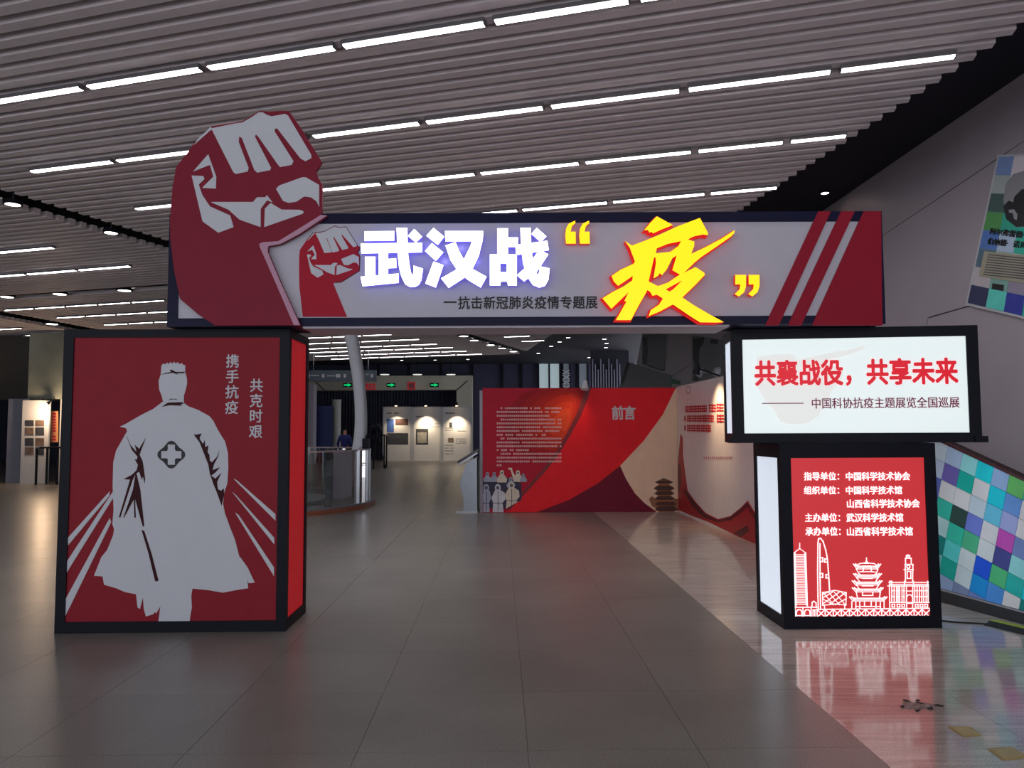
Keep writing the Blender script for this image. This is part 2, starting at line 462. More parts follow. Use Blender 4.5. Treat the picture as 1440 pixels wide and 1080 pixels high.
# upper panels
sx = (t_hi - .05 - A1[1]) / ((A2[1] - A1[1]) / (A2[0] - A1[0])) + A1[0]   # where seam 1 leaves the top
print('seam', A1, A2, B1, B2, 'top at', sx)
def up(s): return ln(A1, A2, s)
tb = lambda s: ln(B1, B2, s)
sl1 = (A2[1] - A1[1]) / (A2[0] - A1[0]); sl2 = (B2[1] - B1[1]) / (B2[0] - B1[0])
print('slopes', sl1, sl2)
def poly_panel(pts):
    g = G(); prism(g, WR, [pts], -.02, 0, px=False); g.out('wall_panel', M_wall, wall_right)
def cl(t): return max(0.02, min(t_hi, t))
sm = lambda s, f, d: f(s) + d
def clipped(pts):
    p = clip_poly(pts, lambda q: q[1]); p = clip_poly(p, lambda q: t_hi - q[1]) if len(p) > 2 else p
    return p
poly_panel(clipped([(s_lo, up(s_lo) + gp), (s_hi, up(s_hi) + gp), (s_hi, 60), (s_lo, 60)]))
poly_panel(clipped([(s_lo, tb(s_lo) + gp), (sJ + gp, tb(sJ) + gp), (sJ + gp, -1), (s_hi, -1), (s_hi, up(s_hi) - gp), (s_lo, up(s_lo) - gp)]))
poly_panel(clipped([(s_lo, -1), (sJ - gp, -1), (sJ - gp, tb(sJ) - gp), (s_lo, tb(s_lo) - gp)]))

# back and left walls of the hall
M_navy = mat('wall_navy_dark', (58, 60, 88), .6, 0, .08, 1.5)
YB = 43.0
wall_back = G().box(-31, 7, YB, YB + .2, 0, VOID).out('wall_back', M_navy, kind='structure')
wall_left = G().box(-31, -30.8, -6, YB, 0, VOID).out('wall_left', mat('wall_left_grey', (90, 90, 92), .7), kind='structure')
# mullions on the back wall
for px in (532, 575, 620, 664, 706, 733):
    p = on_y(px, 520, YB)
    G().box(p.x - .07, p.x + .07, YB - .12, YB, 0, VOID).out('mullion', M_frame, wall_back)
# bright windows under the gate, right
def win(x0, x1, y0, y1, name='window_1', cols=2, hatch=False):
    a = on_y(x0, y0, YB - .15); b = on_y(x1, y1, YB - .15)
    fr = G()
    wz1 = min(a.z, VOID - .02)
    wr = G().box(a.x, b.x, YB - .16, YB - .1, b.z, wz1)
    o = wr.out(name, M_glass, kind='structure')
    for k in range(cols + 1):
        xx = a.x + (b.x - a.x) * k / cols
        G().box(xx - .05, xx + .05, YB - .24, YB - .1, b.z, wz1).out('window_frame', M_frame, o)
    return o
M_glass = mat('window_daylight', (150, 165, 172), .3, 0, .1, 1.0, emit=.42, ecol=(175, 195, 200))
win(757, 788, 511, 600, 'window_1', 2)
M_glass2 = mat('window_lattice_daylight', (110, 120, 130), .3, 0, .1, 1.0, emit=.12, ecol=(150, 160, 170)); _k = M_glass
M_glass = M_glass2
win(813, 827, 511, 600, 'window_3', 1)
o2 = win(791, 802, 511, 600, 'window_2', 1)
gg = G(); a = on_y(791, 511, YB - .3); b = on_y(802, 600, YB - .3)
z = b.z
while z < min(a.z, VOID) - .3:
    gg.bar((a.x, YB - .27, z), (b.x, YB - .27, z + .22), .03, .04); gg.bar((b.x, YB - .27, z), (a.x, YB - .27, z + .22), .03, .04); z += .3
gg.out('lattice', M_white, o2, kind='stuff')

# rods screen right of the windows
M_rod = mat('screen_rod_grey', (110, 112, 130), .4, .3)
p0 = on_y(832, 600, 36); p1 = on_y(874, 600, 36)
rs = thing('rod_screen', 'dark screen of upright grey rods under the gate, behind the red wall', 'screen', ((p0.x + p1.x) / 2, 36, 0))
G().box(p0.x, p1.x + .4, 36.1, 36.2, 0, VOID).out('backing', M_void, rs)
for k in range(11):
    x = p0.x + (p1.x - p0.x) * (k + .5) / 11
    G().tube([(x, 35.95, 0), (x, 35.95, 5.0 - .25 * (k % 3))], .035, 8).out('rod', M_rod, rs)

# portal at the far end
M_portal = mat('portal_beige', (205, 202, 186), .5, 0, .05, spec=.15)
YP = 42.0
def PX(x, y, Y): return on_y(x, y, Y)
tl = PX(428, 529, YP); tr = PX(664, 529, YP); il = PX(456, 549, YP); ir = PX(642, 549, YP)
portal = G().box(tl.x - 1.0, tr.x, YP, YP + .9, il.z, tl.z).out('trim_1', M_portal, kind='structure')
g = G(); g.box(ir.x, tr.x, YP, YP + .9, 0, il.z); g.out('portal_jamb', M_portal, portal)
g = G(); g.box(tl.x - 1.0, il.x - .8, YP, YP + .9, 0, il.z); g.out('portal_jamb', M_portal, portal)
PPl = Plane((0, YP, 0), (1, 0, 0), (0, 0, 1))
g = G(); strokes(g, PPl, [[(642, 549), (657, 536)], [(456, 549), (443, 536)]], .05, 0, .01); g.out('mitre_joint', M_joint, portal)
M_curt = mat('curtain_blue_black', (48, 52, 74), .8, 0, .2, 3)
g = G()
x = il.x - 1
while x < ir.x:
    g.tube([(x, YP + .95, 0), (x, YP + .95, il.z)], .09, 6); x += .17
g.out('curtain', M_curt, kind='stuff', label='dark blue pleated curtain closing the far portal opening', cat='curtain')
M_green = mat('exit_green_glow', (10, 120, 60), .4, 0, 0, emit=.7, ecol=(0, 215, 120))
M_redsign = mat('far_sign_red', (190, 40, 60), .4, 0, 0, emit=.12, ecol=(220, 40, 60))
for x, t in ((489, 'left of the white curved column'), (550, 'right of the white curved column'), (611, 'above the rightmost white exhibit panel')):
    p = PX(x, 541.5, YP - .05); r = thing('exit_sign', f'small green lit arrow sign on far portal, {t}', 'sign', p, 'green arrow signs on the portal')
    G().box(p.x - .24, p.x + .24, YP - .06, YP, p.z - .11, p.z + .11).out('sign_plate', M_frame, r)
    shape('arrow', Plane((0, YP - .06, 0), (1, 0, 0), (0, 0, 1)), [[(p.x - .2, p.z - .04), (p.x, p.z - .04), (p.x, p.z - .10), (p.x + .22, p.z), (p.x, p.z + .10), (p.x, p.z + .04), (p.x - .2, p.z + .04)]], 0, .02, M_green, r, px=False)
p = PX(578, 543, YP); r = thing('emblem_plate', 'square red framed emblem plate in the middle of the far portal lintel', 'sign', p)
pl = Plane((0, YP, 0), (1, 0, 0), (0, 0, 1))
shape('plate_frame', pl, [[(573, 537), (584, 537), (584, 548), (573, 548)], [(575, 539), (582, 539), (582, 546), (575, 546)]], 0, .05, M_redsign, r)
shape('plate_face', pl, [[(575.2, 539.2), (581.8, 539.2), (581.8, 545.8), (575.2, 545.8)]], 0, .03, mat('emblem_dull_red', (150, 90, 95)), r)
p = PX(520, 543, YP); r = thing('red_lettering', 'red letters on the far portal lintel right of the curved column', 'sign', p)
for k in range(3):
    x = 514 + k * 5
    g = G(); strokes(g, pl, [[(x, 541), (x + 4, 541)], [(x + .5, 544), (x + 3.5, 544)], [(x + 2, 539.5), (x + 2, 547.5)], [(x, 547.5), (x + 4, 547.5)]], .05, 0, .05); g.out('letter', M_redsign, r)
for x in (541, 587, 634):
    p = PX(x, 527.2, 41.3); r = thing('flat_lamp', {541: 'flat white disc lamp above the portal, left one', 587: 'flat white disc lamp above the portal, middle one', 634: 'flat white disc lamp above the portal, right one'}[x], 'lamp', p, 'disc lamps above the portal')
    G().lathe(p, [(.24, 0), (.26, .03), (.1, .04)], 16).out('lamp_disc', mat('far_lamp_glow', (230, 230, 225), .4, 0, 0, emit=.8), r)
    G().tube([p + V((0, 0, .06)), (p.x, p.y, VOID)], .02, 6).out('stem', M_frame, r)

# far exhibit panels
M_exh = mat('exhibit_panel_white', (205, 205, 208), .5, 0, .03, spec=.15)
M_exhf = mat('exhibit_post_grey', (175, 176, 182), .4, .2)
M_photo = mat('photo_dark', (58, 60, 66), .5, 0, .4, 9)
M_photo2 = mat('photo_mixed', (110, 92, 80), .5, 0, .5, 7)
M_blue = mat('print_blue', (60, 90, 160), .5, 0, .1)
M_ink = mat('print_grey_text', (96, 96, 104), .5)
YE = 40.0
EPl = Plane((0, YE, 0), (1, 0, 0), (0, 0, 1))
M_warm = mat('spot_bulb_warm', (255, 220, 160), .4, 0, 0, emit=12, ecol=(255, 215, 150))
def blocks(g, pl, x0, x1, y, h, n, rnd, d=.006, fill=.82):
    """row of unreadable small printed marks between px x0..x1 at height y"""
    st = (x1 - x0) / n
    for k in range(n):
        if rnd.random() < .06: continue
        a = x0 + k * st; wv = st * fill; hh = h * (.75 + .25 * rnd.random())
        prism(g, pl, [[(a, y - hh / 2), (a + wv, y - hh / 2), (a + wv, y + hh / 2), (a, y + hh / 2)]], .001, d)
rnd = random.Random(3)
ex = [(539, 580, 'left one with a dark photo strip', 0), (581, 621, 'middle one with a framed photo', 1), (622, 663, 'right one with small charts', 2)]
for x0, x1, t, kk in ex:
    a = EPl.st(x0, 572); b = EPl.st(x1, 647)
    r = thing('exhibit_panel', f'white exhibit panel at the far end, {t}', 'panel', (EPl.w((a[0] + b[0]) / 2, 0).x, YE, 0), 'far white exhibit panels')
    G().box(a[0] + .05, b[0] - .05, YE, YE + .06, 0.02, a[1] - .04).out('board', M_exh, r)
    for xx in (a[0] + .03, b[0] - .03): G().box(xx - .04, xx + .04, YE - .03, YE + .08, 0, a[1]).out('post', M_exhf, r)
    G().box(a[0], b[0], YE - .03, YE + .08, a[1] - .05, a[1]).out('top_rail', M_exhf, r)
    g = G()
    if kk == 0:
        shape('photo', EPl, [[(544, 609), (574, 609), (574, 625), (544, 625)]], 0, .01, M_photo, r)
        shape('photo', EPl, [[(556, 589), (574, 589), (574, 598), (556, 598)]], 0, .01, mat('photo_brown', (80, 52, 48), .5, 0, .3, 5), r)
        shape('photo', EPl, [[(544, 589), (554, 589), (554, 608), (544, 608)]], 0, .01, M_blue, r)
        blocks(g, EPl, 544, 561, 581, 2, 7, rnd)
    elif kk == 1:
        shape('photo_mount', EPl, [[(585, 603), (602, 603), (602, 625), (585, 625)]], 0, .01, M_photo, r)
        shape('photo', EPl, [[(587, 608), (600, 608), (600, 623), (587, 623)]], 0, .02, mat('photo_pale', (150, 148, 140), .5, 0, .3, 5), r)
        blocks(g, EPl, 585, 596, 586, 2, 5, rnd)
        for yy in (596, 600): blocks(g, EPl, 604, 618, yy, .8, 6, rnd)
    else:
        shape('photo', EPl, [[(632, 594), (636, 594), (636, 601), (632, 601)]], 0, .01, M_photo, r)
        shape('photo', EPl, [[(630, 616), (638, 616), (638, 622), (630, 622)]], 0, .01, M_photo2, r)
        blocks(g, EPl, 626, 640, 581, 2, 6, rnd)
        for yy in (602, 605, 626, 630, 634, 638): blocks(g, EPl, 626, 638, yy, .9, 5, rnd)
        for yy in (606, 617, 620, 623): blocks(g, EPl, 641, 656, yy, .9, 6, rnd)
    g.out('printed_text', M_ink, r, kind='stuff')
    xm = {0: 558.5, 1: 600, 2: 643}[kk]
    q = EPl.w(EPl.st(xm, 573)[0], EPl.st(xm, 572)[1]); l = thing('clip_lamp', f'small clip-on lamp above the far white exhibit panel, {t}', 'lamp', q, 'clip lamps on the exhibit panels')
    G().tube([q + V((0, 0, .022)), q + V((0, -.45, .18))], .02, 6).out('lamp_arm', M_frame, l)
    G().tube([q + V((0, -.42, .22)), q + V((0, -.40, .05))], [.05, .09], 8).out('lamp_head', M_frame, l)
    G().tube([q + V((0, -.40, .05)), q + V((0, -.398, .045))], [.07, .07], 8).out('bulb', M_warm, l)
    sp = bpy.data.lights.new('spot', 'SPOT'); sp.energy = 120 if kk else 60; sp.color = (1, .78, .5); sp.spot_size = 1.9; sp.spot_blend = 1; sp.shadow_soft_size = .05
    so = bpy.data.objects.new('spot', sp); COL.objects.link(so); so.parent = l; so.location = (0, -.45, -0.45); so.rotation_euler = (math.radians(32), 0, 0)

# blue board, white round column, hanging sign
p = PX(453, 560, 38); a = PX(440, 571, 38); b = PX(467, 630, 38)
r = thing('blue_board', 'tall dark blue display board beside the round white column, far left', 'board', ((a.x + b.x) / 2, 38, 0))
G().box(a.x, b.x, 38, 38.08, .3, a.z).out('board_face', mat('board_deep_blue', (36, 52, 112), .5, 0, .15, 2), r)
G().box(a.x, b.x, 38, 38.1, 0, .3).out('board_base', M_frame, r)
G().box(a.x - .03, a.x, 37.97, 38.1, 0, a.z + .05).out('edge_strip', mat('edge_copper', (150, 90, 80), .5), r)
a = PX(467, 562, 39); b = PX(479, 640, 39)
colo = G().lathe(((a.x + b.x) / 2, 39, 0), [((b.x - a.x) / 2 * 1.05, 0), ((b.x - a.x) / 2, .1), ((b.x - a.x) / 2, a.z - .1), ((b.x - a.x) / 2 * 1.1, a.z), ((b.x - a.x) / 2 * .6, a.z)], 24)
colo.out('round_column', mat('column_white', (190, 192, 190), .5), label='short white round column between the blue board and the person', cat='column', smooth=False)
a = PX(430, 558, 37); b = PX(440, 640, 37)
G().box(a.x - .4, b.x, 37, 37.6, 0, PX(430, 541, 37).z).out('square_pillar', mat('pillar_lilac_white', (176, 172, 186), .5), label='pale square pillar at the gate\'s left leg, under the hanging sign', cat='pillar')
YS = 30.0
a = PX(415, 521, YS); b = PX(529, 536, YS)
r = thing('hanging_sign', 'long slate-blue hanging direction sign with white pictograms', 'sign', ((a.x + b.x) / 2, YS, b.z))
G().box(a.x, b.x, YS, YS + .12, b.z, a.z).out('sign_board', mat('sign_slate', (70, 84, 98), .5), r)
for px in (441, 518): 
    q = PX(px, 500, YS + .06); G().tube([(q.x, YS + .06, a.z), (q.x, YS + .06, CZ - .048)], .018, 6).out('hanger_rod', M_chrome, r)
SPl = Plane((0, YS, 0), (1, 0, 0), (0, 0, 1))
M_pict = mat('sign_white_print', (190, 195, 200), .5)
g = G(); blocks(g, SPl, 437, 449, 528, 1.6, 6, rnd); blocks(g, SPl, 460, 471, 528.5, 1.6, 5, rnd); blocks(g, SPl, 512, 519, 526.5, 1.4, 3, rnd); g.out('sign_text', M_pict, r, kind='stuff')
for px in (434, 454.5, 474, 477, 485, 523):
    shape('pictogram', SPl, [[(px - 1.6, 526), (px + 1.6, 526), (px + 1.8, 530), (px, 531.5), (px - 1.8, 530)]], .001, .01, M_pict, r)

# ---------------------------------------------------------------- far left booth
YL = 23.7
LPl = Plane((0, YL, 0), (1, 0, 0), (0, 0, 1))
M_slab = mat('slab_green_grey', (118, 124, 116), .6, 0, .15, 2, spec=.15)
a = LPl.st(36, 476); b = LPl.st(130, 560)
r = G().box(a[0], b[0], YL + .2, YL + 2, b[1], 4.76).out('trim_2', M_slab, kind='structure')
a0 = LPl.st(6, 562); b0 = LPl.st(31, 678)
G().box(a0[0], b0[0], YL + .2, YL + .9, 0, b[1]).out('side_pier', mat('pier_blue_grey', (128, 132, 148), .5), r)
G().box(LPl.st(-60, 0)[0], a[0], YL + .9, YL + 1.2, b[1], 4.76).out('upper_panel', mat('panel_brown_dark', (58, 54, 52), .7), r)
G().box(b0[0], b[0] + 1, YL + 2.4, YL + 2.5, 0, b[1] + .2).out('rear_panel', mat('panel_warm', (190, 170, 150), .6), r)
a = LPl.st(32, 563); b = LPl.st(66, 674)
r = thing('photo_board', 'white board with eight photos in the lit booth, far left', 'board', LPl.w((a[0] + b[0]) / 2, 0))
G().box(a[0], b[0], YL, YL + .08, 0, a[1]).out('board_panel', M_exh, r)
for cx in range(2):
    for ry in range(4):
        x0 = 35.5 + cx * 14.5; y0 = 588 + ry * 13 + (2 if ry > 1 else 0)
        hh = 8 if ry == 0 else 11
        shape('photo', LPl, [[(x0, y0 + (11 - hh)), (x0 + 12, y0 + (11 - hh)), (x0 + 12, y0 + 11), (x0, y0 + 11)]], 0, .012, [M_photo, M_photo2][(cx + ry) % 2], r)
a = LPl.st(69, 563); b = LPl.st(100, 670)
r = thing('scroll_board', 'cream lit board with a red vertical scroll inscription, far left', 'board', LPl.w((a[0] + b[0]) / 2, 0))
G().box(a[0], b[0], YL + .6, YL + .68, 0, a[1] + .1).out('board_panel', M_exh, r)
QP = Plane((0, YL + .6, 0), (1, 0, 0), (0, 0, 1))
shape('scroll', QP, [[(72, 578), (82, 578), (82, 622), (72, 622)]], 0, .01, mat('scroll_orange', (235, 170, 120), .6), r)
g = G()
for k in range(10): blocks(g, QP, 74, 80, 582 + k * 4, 3, 1, rnd, .014)
g.out('inscription', M_redsign, r, kind='stuff')
g = G(); p = LPl.w(*LPl.st(78, 640)); 
r = thing('side_table', 'small dark table with thin legs before the red scroll, far left', 'table', (p.x, YL - .2, 0))
zt = LPl.st(78, 628)[1]
G().box(p.x - .2, p.x + .5, YL - .5, YL + .1, zt - .05, zt).out('table_top', M_frame, r)
for dx in (-.17, .47):
    for dy in (-.46, .06): G().box(p.x + dx - .025, p.x + dx + .025, YL - .2 + dy - .025 - .0, YL - .2 + dy + .025, 0, zt - .05).out('leg', M_frame, r)
q = LPl.w(*LPl.st(71, 569)); l = thing('booth_spotlight', 'glaring warm spotlight at the top of the lit booth, far left', 'lamp', q)
G().tube([q + V((0, -.25, 0)), q + V((0, -.1, .05))], [.07, .05], 10).out('lamp_head', M_frame, l)
G().tube([q + V((0, -.26, -.003)), q + V((0, -.25, 0))], [.06, .06], 10).out('bulb', M_warm, l)
G().tube([q + V((0, -.1, .05)), q + V((0, .17, .2))], .02, 6).out('bracket', M_frame, l)
sp = bpy.data.lights.new('booth', 'POINT'); sp.energy = 60; sp.color = (1, .68, .42); sp.shadow_soft_size = .1
so = bpy.data.objects.new('booth', sp); COL.objects.link(so); so.parent = l; so.location = (0.1, -.4, -.2)

# ---------------------------------------------------------------- curved column + glass balustrade
YC = 17.8
CPl = Plane((0, YC, 0), (1, 0, 0), (0, 0, 1))
pth = [(474, 405, 20), (484, 440, 20), (493, 470, 19), (500, 505, 17.5), (505, 540, 16.5), (507.5, 575, 16.5), (507, 610, 17), (502, 645, 18), (495, 675, 18), (485, 704, 19)]
# smooth subdivision
def cr(P, n=4):
    out = []
    for i in range(len(P) - 1):
        p0 = P[max(i - 1, 0)]; p1 = P[i]; p2 = P[i + 1]; p3 = P[min(i + 2, len(P) - 1)]
        for k in range(n):
            t = k / n
            out.append(tuple(.5 * (2 * b + (c_ - a) * t + (2 * a - 5 * b + 4 * c_ - d) * t * t + (-a + 3 * b - 3 * c_ + d) * t ** 3) for a, b, c_, d in zip(p0, p1, p2, p3)))
    out.append(P[-1]); return out
vs = []; fs = []; nn = 16; P_ = cr(pth)
for (x, y, wpx) in P_:
    s_, t_ = CPl.st(x, y); rw = wpx / 2 * YC / F
    for k in range(nn):
        an = 2 * math.pi * k / nn
        cx, cy = math.cos(an), math.sin(an)
        q = V((s_ + rw * math.copysign(abs(cx) ** .7, cx), YC + rw * 1.1 * math.copysign(abs(cy) ** .7, cy), max(t_, 0)))
        vs.append(q)
for i in range(len(P_) - 1):
    for k in range(nn): fs.append((i * nn + k, (i + 1) * nn + k, (i + 1) * nn + (k + 1) % nn, i * nn + (k + 1) % nn))
fs.append(tuple(range(nn))); 
cc = mesh_obj('curved_column', vs, fs, mat('column_curved_white', (232, 238, 248), .45, 0, .02), smooth=True, label='tall white bowed column rising from the glass ring to the ceiling', cat='column')
M_gl = bpy.data.materials.new('balustrade_glass'); M_gl.use_nodes = True
b_ = M_gl.node_tree.nodes['Principled BSDF']; b_.inputs['Base Color'].default_value = (.80, .9, .88, 1); b_.inputs['Roughness'].default_value = .02
b_.inputs['Transmission Weight'].default_value = 1.0; b_.inputs['IOR'].default_value = 1.45
nz = M_gl.node_tree.nodes.new('ShaderNodeTexNoise'); nz.inputs['Scale'].default_value = 2
mr = M_gl.node_tree.nodes.new('ShaderNodeMapRange'); mr.inputs['To Min'].default_value = .01; mr.inputs['To Max'].default_value = .05
M_gl.node_tree.links.new(nz.outputs['Fac'], mr.inputs['Value']); M_gl.node_tree.links.new(mr.outputs[0], b_.inputs['Roughness'])
cR = on_z(517, 711, .0); R0 = 2.75; CX = cR.x - R0; CY = cR.y
bal = thing('round_balustrade', 'round glass balustrade on a low ring platform left of the gate opening', 'railing', (CX, CY, 0))
def ring(g, r0, r1, z0, z1, a0=0, a1=2 * math.pi, n=64):
    full = abs(a1 - a0 - 2 * math.pi) < 1e-6
    vs = []; fs = []
    m_ = n if full else n + 1
    for k in range(m_):
        an = a0 + (a1 - a0) * k / n
        for (rr, zz) in ((r0, z0), (r1, z0), (r1, z1), (r0, z1)): vs.append((CX + rr * math.cos(an), CY + rr * math.sin(an), zz))
    for k in range(n):
        i = k * 4; j = ((k + 1) % m_) * 4
        for q in range(4): fs.append((i + q, i + (q + 1) % 4, j + (q + 1) % 4, j + q))
    if not full: fs.append((0, 3, 2, 1)); fs.append(tuple(n * 4 + q for q in range(4)))
    g.add(vs, fs)
g = G(); ring(g, R0 - .45, R0 + .10, 0, .12); g.out('platform_ring', mat('platform_steel', (140, 146, 156), .3, .4), bal)
g = G(); ring(g, R0 + .10, R0 + .125, .0, .09); g.out('copper_skirt', mat('skirt_copper', (170, 110, 88), .35, .5), bal)
g = G(); ring(g, R0 - 1.0, R0 - .86, 0, .16); g.out('inner_kerb', mat('kerb_pale', (170, 176, 184), .3), bal)
for k in range(10):
    a0 = 2 * math.pi * k / 10
    g = G(); ring(g, R0 - .012, R0 + .0, .12, 1.17, a0 + .008, a0 + 2 * math.pi / 10 - .008, 8); g.out('glass_panel', M_gl, bal)
g = G(); ring(g, R0 - .03, R0 + .02, 1.17, 1.20); g.out('top_rail', mat('rail_pinkish', (196, 178, 182), .3, .3), bal)
for an in (.02, -.25):
    q = V((CX + (R0 + .02) * math.cos(an), CY + (R0 + .02) * math.sin(an), 0))
    G().box(q.x - .03, q.x + .03, q.y - .02, q.y + .02, .02, 1.19).out('end_post', M_chrome, bal)
q = on_y(516, 622, CY)
r = thing('dark_box_device', 'small black device clamped on the glass balustrade edge', 'device', (q.x, CY, 1.2))
G().box(q.x - .09, q.x + .05, CY - .06, CY + .06, 1.2, 1.42).out('device_body', M_frame, r)
G().tube([(q.x - .02, CY, 1.42), (q.x + .03, CY, 1.5)], .035, 8).out('device_head', M_frame, r)

# dark stand and bicycle-like equipment seen left of the exhibit panels
q = on_y(529, 620, 32); 
r = thing('telescope_stand', 'black tripod with a rounded instrument, left of the far white panels', 'instrument', (q.x, 32, 0))
zz = on_y(529, 603, 32).z
G().tube([(q.x - .18, 32, zz - .25), (q.x - .1, 32, zz), (q.x + .1, 32, zz + .08), (q.x + .2, 32, zz - .1)], [.12, .2, .18, .08], 10).out('instrument_head', M_frame, r)
for k in range(3):
    an = 2.1 * k + .4
    G().tube([(q.x, 32, zz - .15), (q.x + .42 * math.cos(an), 32 + .42 * math.sin(an), 0)], .03, 6).out('leg', M_frame, r)
q = on_y(529, 611, 33)
r = thing('dark_table', 'dark table with thin legs left of the far white panels', 'table', (q.x, 33, 0))
G().box(q.x - .55, q.x + .45, 32.7, 33.4, q.z - .06, q.z).out('table_top', M_frame, r)
for dx in (-.5, .4):
    for dy in (-.25, .35): G().box(q.x + dx - .03, q.x + dx + .03, 33 + dy - .03, 33 + dy + .03, 0, q.z - .06).out('leg', M_frame, r)

# person in blue behind the balustrade
q = on_y(485, 600, 29)
per = thing('person', 'person in dark blue standing beyond the glass balustrade by the white column', 'person', (q.x, 29, 0))
def skin_body(name, verts, edges, radii, m, parent, root=0, sub=1):
    me = bpy.data.meshes.new(name); me.from_pydata(verts, edges, []); o = bpy.data.objects.new(name, me); COL.objects.link(o); o.parent = parent
    sm = o.modifiers.new('skin', 'SKIN'); 
    for i, rr in enumerate(radii): me.skin_vertices[0].data[i].radius = (rr, rr * .8) if not isinstance(rr, tuple) else rr
    me.skin_vertices[0].data[root].use_root = True
    ss = o.modifiers.new('sub', 'SUBSURF'); ss.levels = sub; ss.render_levels = sub
    dg = bpy.context.evaluated_depsgraph_get(); dg.update(); m2 = bpy.data.meshes.new_from_object(o.evaluated_get(dg)); o.modifiers.clear(); o.data = m2
    m2.materials.clear(); m2.materials.append(m)
    for p in m2.polygons: p.use_smooth = True
    return o
M_skin = mat('skin', (190, 140, 118), .5); M_cloth = mat('cloth_blue', (40, 48, 120), .8, 0, .1); M_trou = mat('cloth_dark', (36, 36, 48), .8); M_hair = mat('hair_black', (22, 20, 22), .6)
skin_body('body', [(0, 0, .95), (0, 0, 1.15), (0, 0, 1.38), (0, 0, 1.47), (0, -.01, 1.56), (0, -.02, 1.66), (-.17, 0, 1.38), (-.25, .02, 1.12), (-.24, -.08, .88), (-.24, -.1, .79), (.17, 0, 1.38), (.25, .02, 1.12), (.24, -.08, .88), (.24, -.1, .79), (-.1, 0, .85), (-.11, -.01, .48), (-.11, .02, .08), (.1, 0, .85), (.11, -.01, .48), (.11, .02, .08), (-.11, -.14, .03), (.11, -.14, .03)],
          [(0, 1), (1, 2), (2, 3), (3, 4), (4, 5), (2, 6), (6, 7), (7, 8), (8, 9), (2, 10), (10, 11), (11, 12), (12, 13), (0, 14), (14, 15), (15, 16), (0, 17), (17, 18), (18, 19), (16, 20), (19, 21)],
          [.14, .14, .13, .055, .08, .075, .065, .05, .035, .035, .065, .05, .035, .035, .09, .065, .045, .09, .065, .045, .035, .035], M_skin, per)
skin_body('jacket', [(0, 0, .88), (0, 0, 1.15), (0, 0, 1.38), (0, 0, 1.47), (-.18, 0, 1.38), (-.26, .02, 1.12), (-.245, -.08, .88), (.18, 0, 1.38), (.26, .02, 1.12), (.245, -.08, .88)],
          [(0, 1), (1, 2), (2, 3), (2, 4), (4, 5), (5, 6), (2, 7), (7, 8), (8, 9)], [.19, .17, .16, .07, .085, .07, .055, .085, .07, .055], M_cloth, per)
skin_body('trousers', [(0, 0, .92), (-.1, 0, .82), (-.11, -.01, .48), (-.11, .02, .1), (.1, 0, .82), (.11, -.01, .48), (.11, .02, .1)], [(0, 1), (1, 2), (2, 3), (0, 4), (4, 5), (5, 6)], [.15, .11, .085, .07, .11, .085, .07], M_trou, per)
per.rotation_euler = (0, 0, math.pi)
skin_body('hair', [(0, .02, 1.62), (0, 0, 1.72)], [(0, 1)], [.10, .085], M_hair, per)

# ---------------------------------------------------------------- red curved backdrop wall and white side wall
RY = 1060 * EYE / 113.5
a = on_z(679, 720.5, 0); b = on_z(954, 720, 0); RY = (a.y + b.y) / 2
R_ = Plane((0, RY, 0), (1, 0, 0), (0, 0, 1))
HT = R_.st(800, 545.5)[1]
X0, X1 = R_.st(679, 720)[0], R_.st(954, 720)[0]
rw = thing('red_backdrop_wall', 'low red exhibition wall with foreword text and printed medics', 'display wall', ((X0 + X1) / 2, RY, 0))
M_rwred = mat('backdrop_red', (188, 36, 58), .45, 0, .05, spec=.15)
M_rwbr = mat('backdrop_bright_red', (240, 40, 50), .45, 0, .05, spec=.15)
M_rwdk = mat('backdrop_maroon', (118, 32, 52), .45, 0, .05, spec=.15)
M_cream = mat('backdrop_cream', (240, 208, 178), .5, 0, .05, spec=.15)
G().box(X0, X1, RY, RY + .15, 0, HT).out('wall_board', M_rwred, rw)
shape('bright_sweep', R_, [[(950, 546), (828, 546), (824, 562), (815, 585), (800, 612), (783, 640), (765, 663), (745, 685), (712, 720), (755, 720), (800, 703), (840, 680), (872, 655), (905, 620), (932, 583)]], 0, .008, M_rwbr, rw)
shape('mid_red_line', R_, [[(831, 546), (826, 562), (817, 585), (802, 612), (785, 640), (767, 663), (747, 685), (716, 718), (712, 718), (743, 683), (762, 661), (779, 639), (796, 611), (810, 584), (818, 562), (824, 546)]], 0, .010, mat('backdrop_mid_red', (128, 22, 34), .45), rw)  # darker red curve band along the sweep's left edge
shape('maroon_base', R_, [[(755, 720), (800, 703), (840, 680), (872, 655), (880, 673), (893, 694), (907, 708), (924, 720)]], 0, .009, M_rwdk, rw)
shape('cream_field', R_, [[(952, 546), (950, 546), (932, 583), (905, 620), (872, 655), (880, 673), (893, 694), (907, 708), (924, 720), (953.5, 720)]], 0, .009, M_cream, rw)
M_orange = mat('backdrop_orange_red', (222, 72, 38), .45, 0, .1)
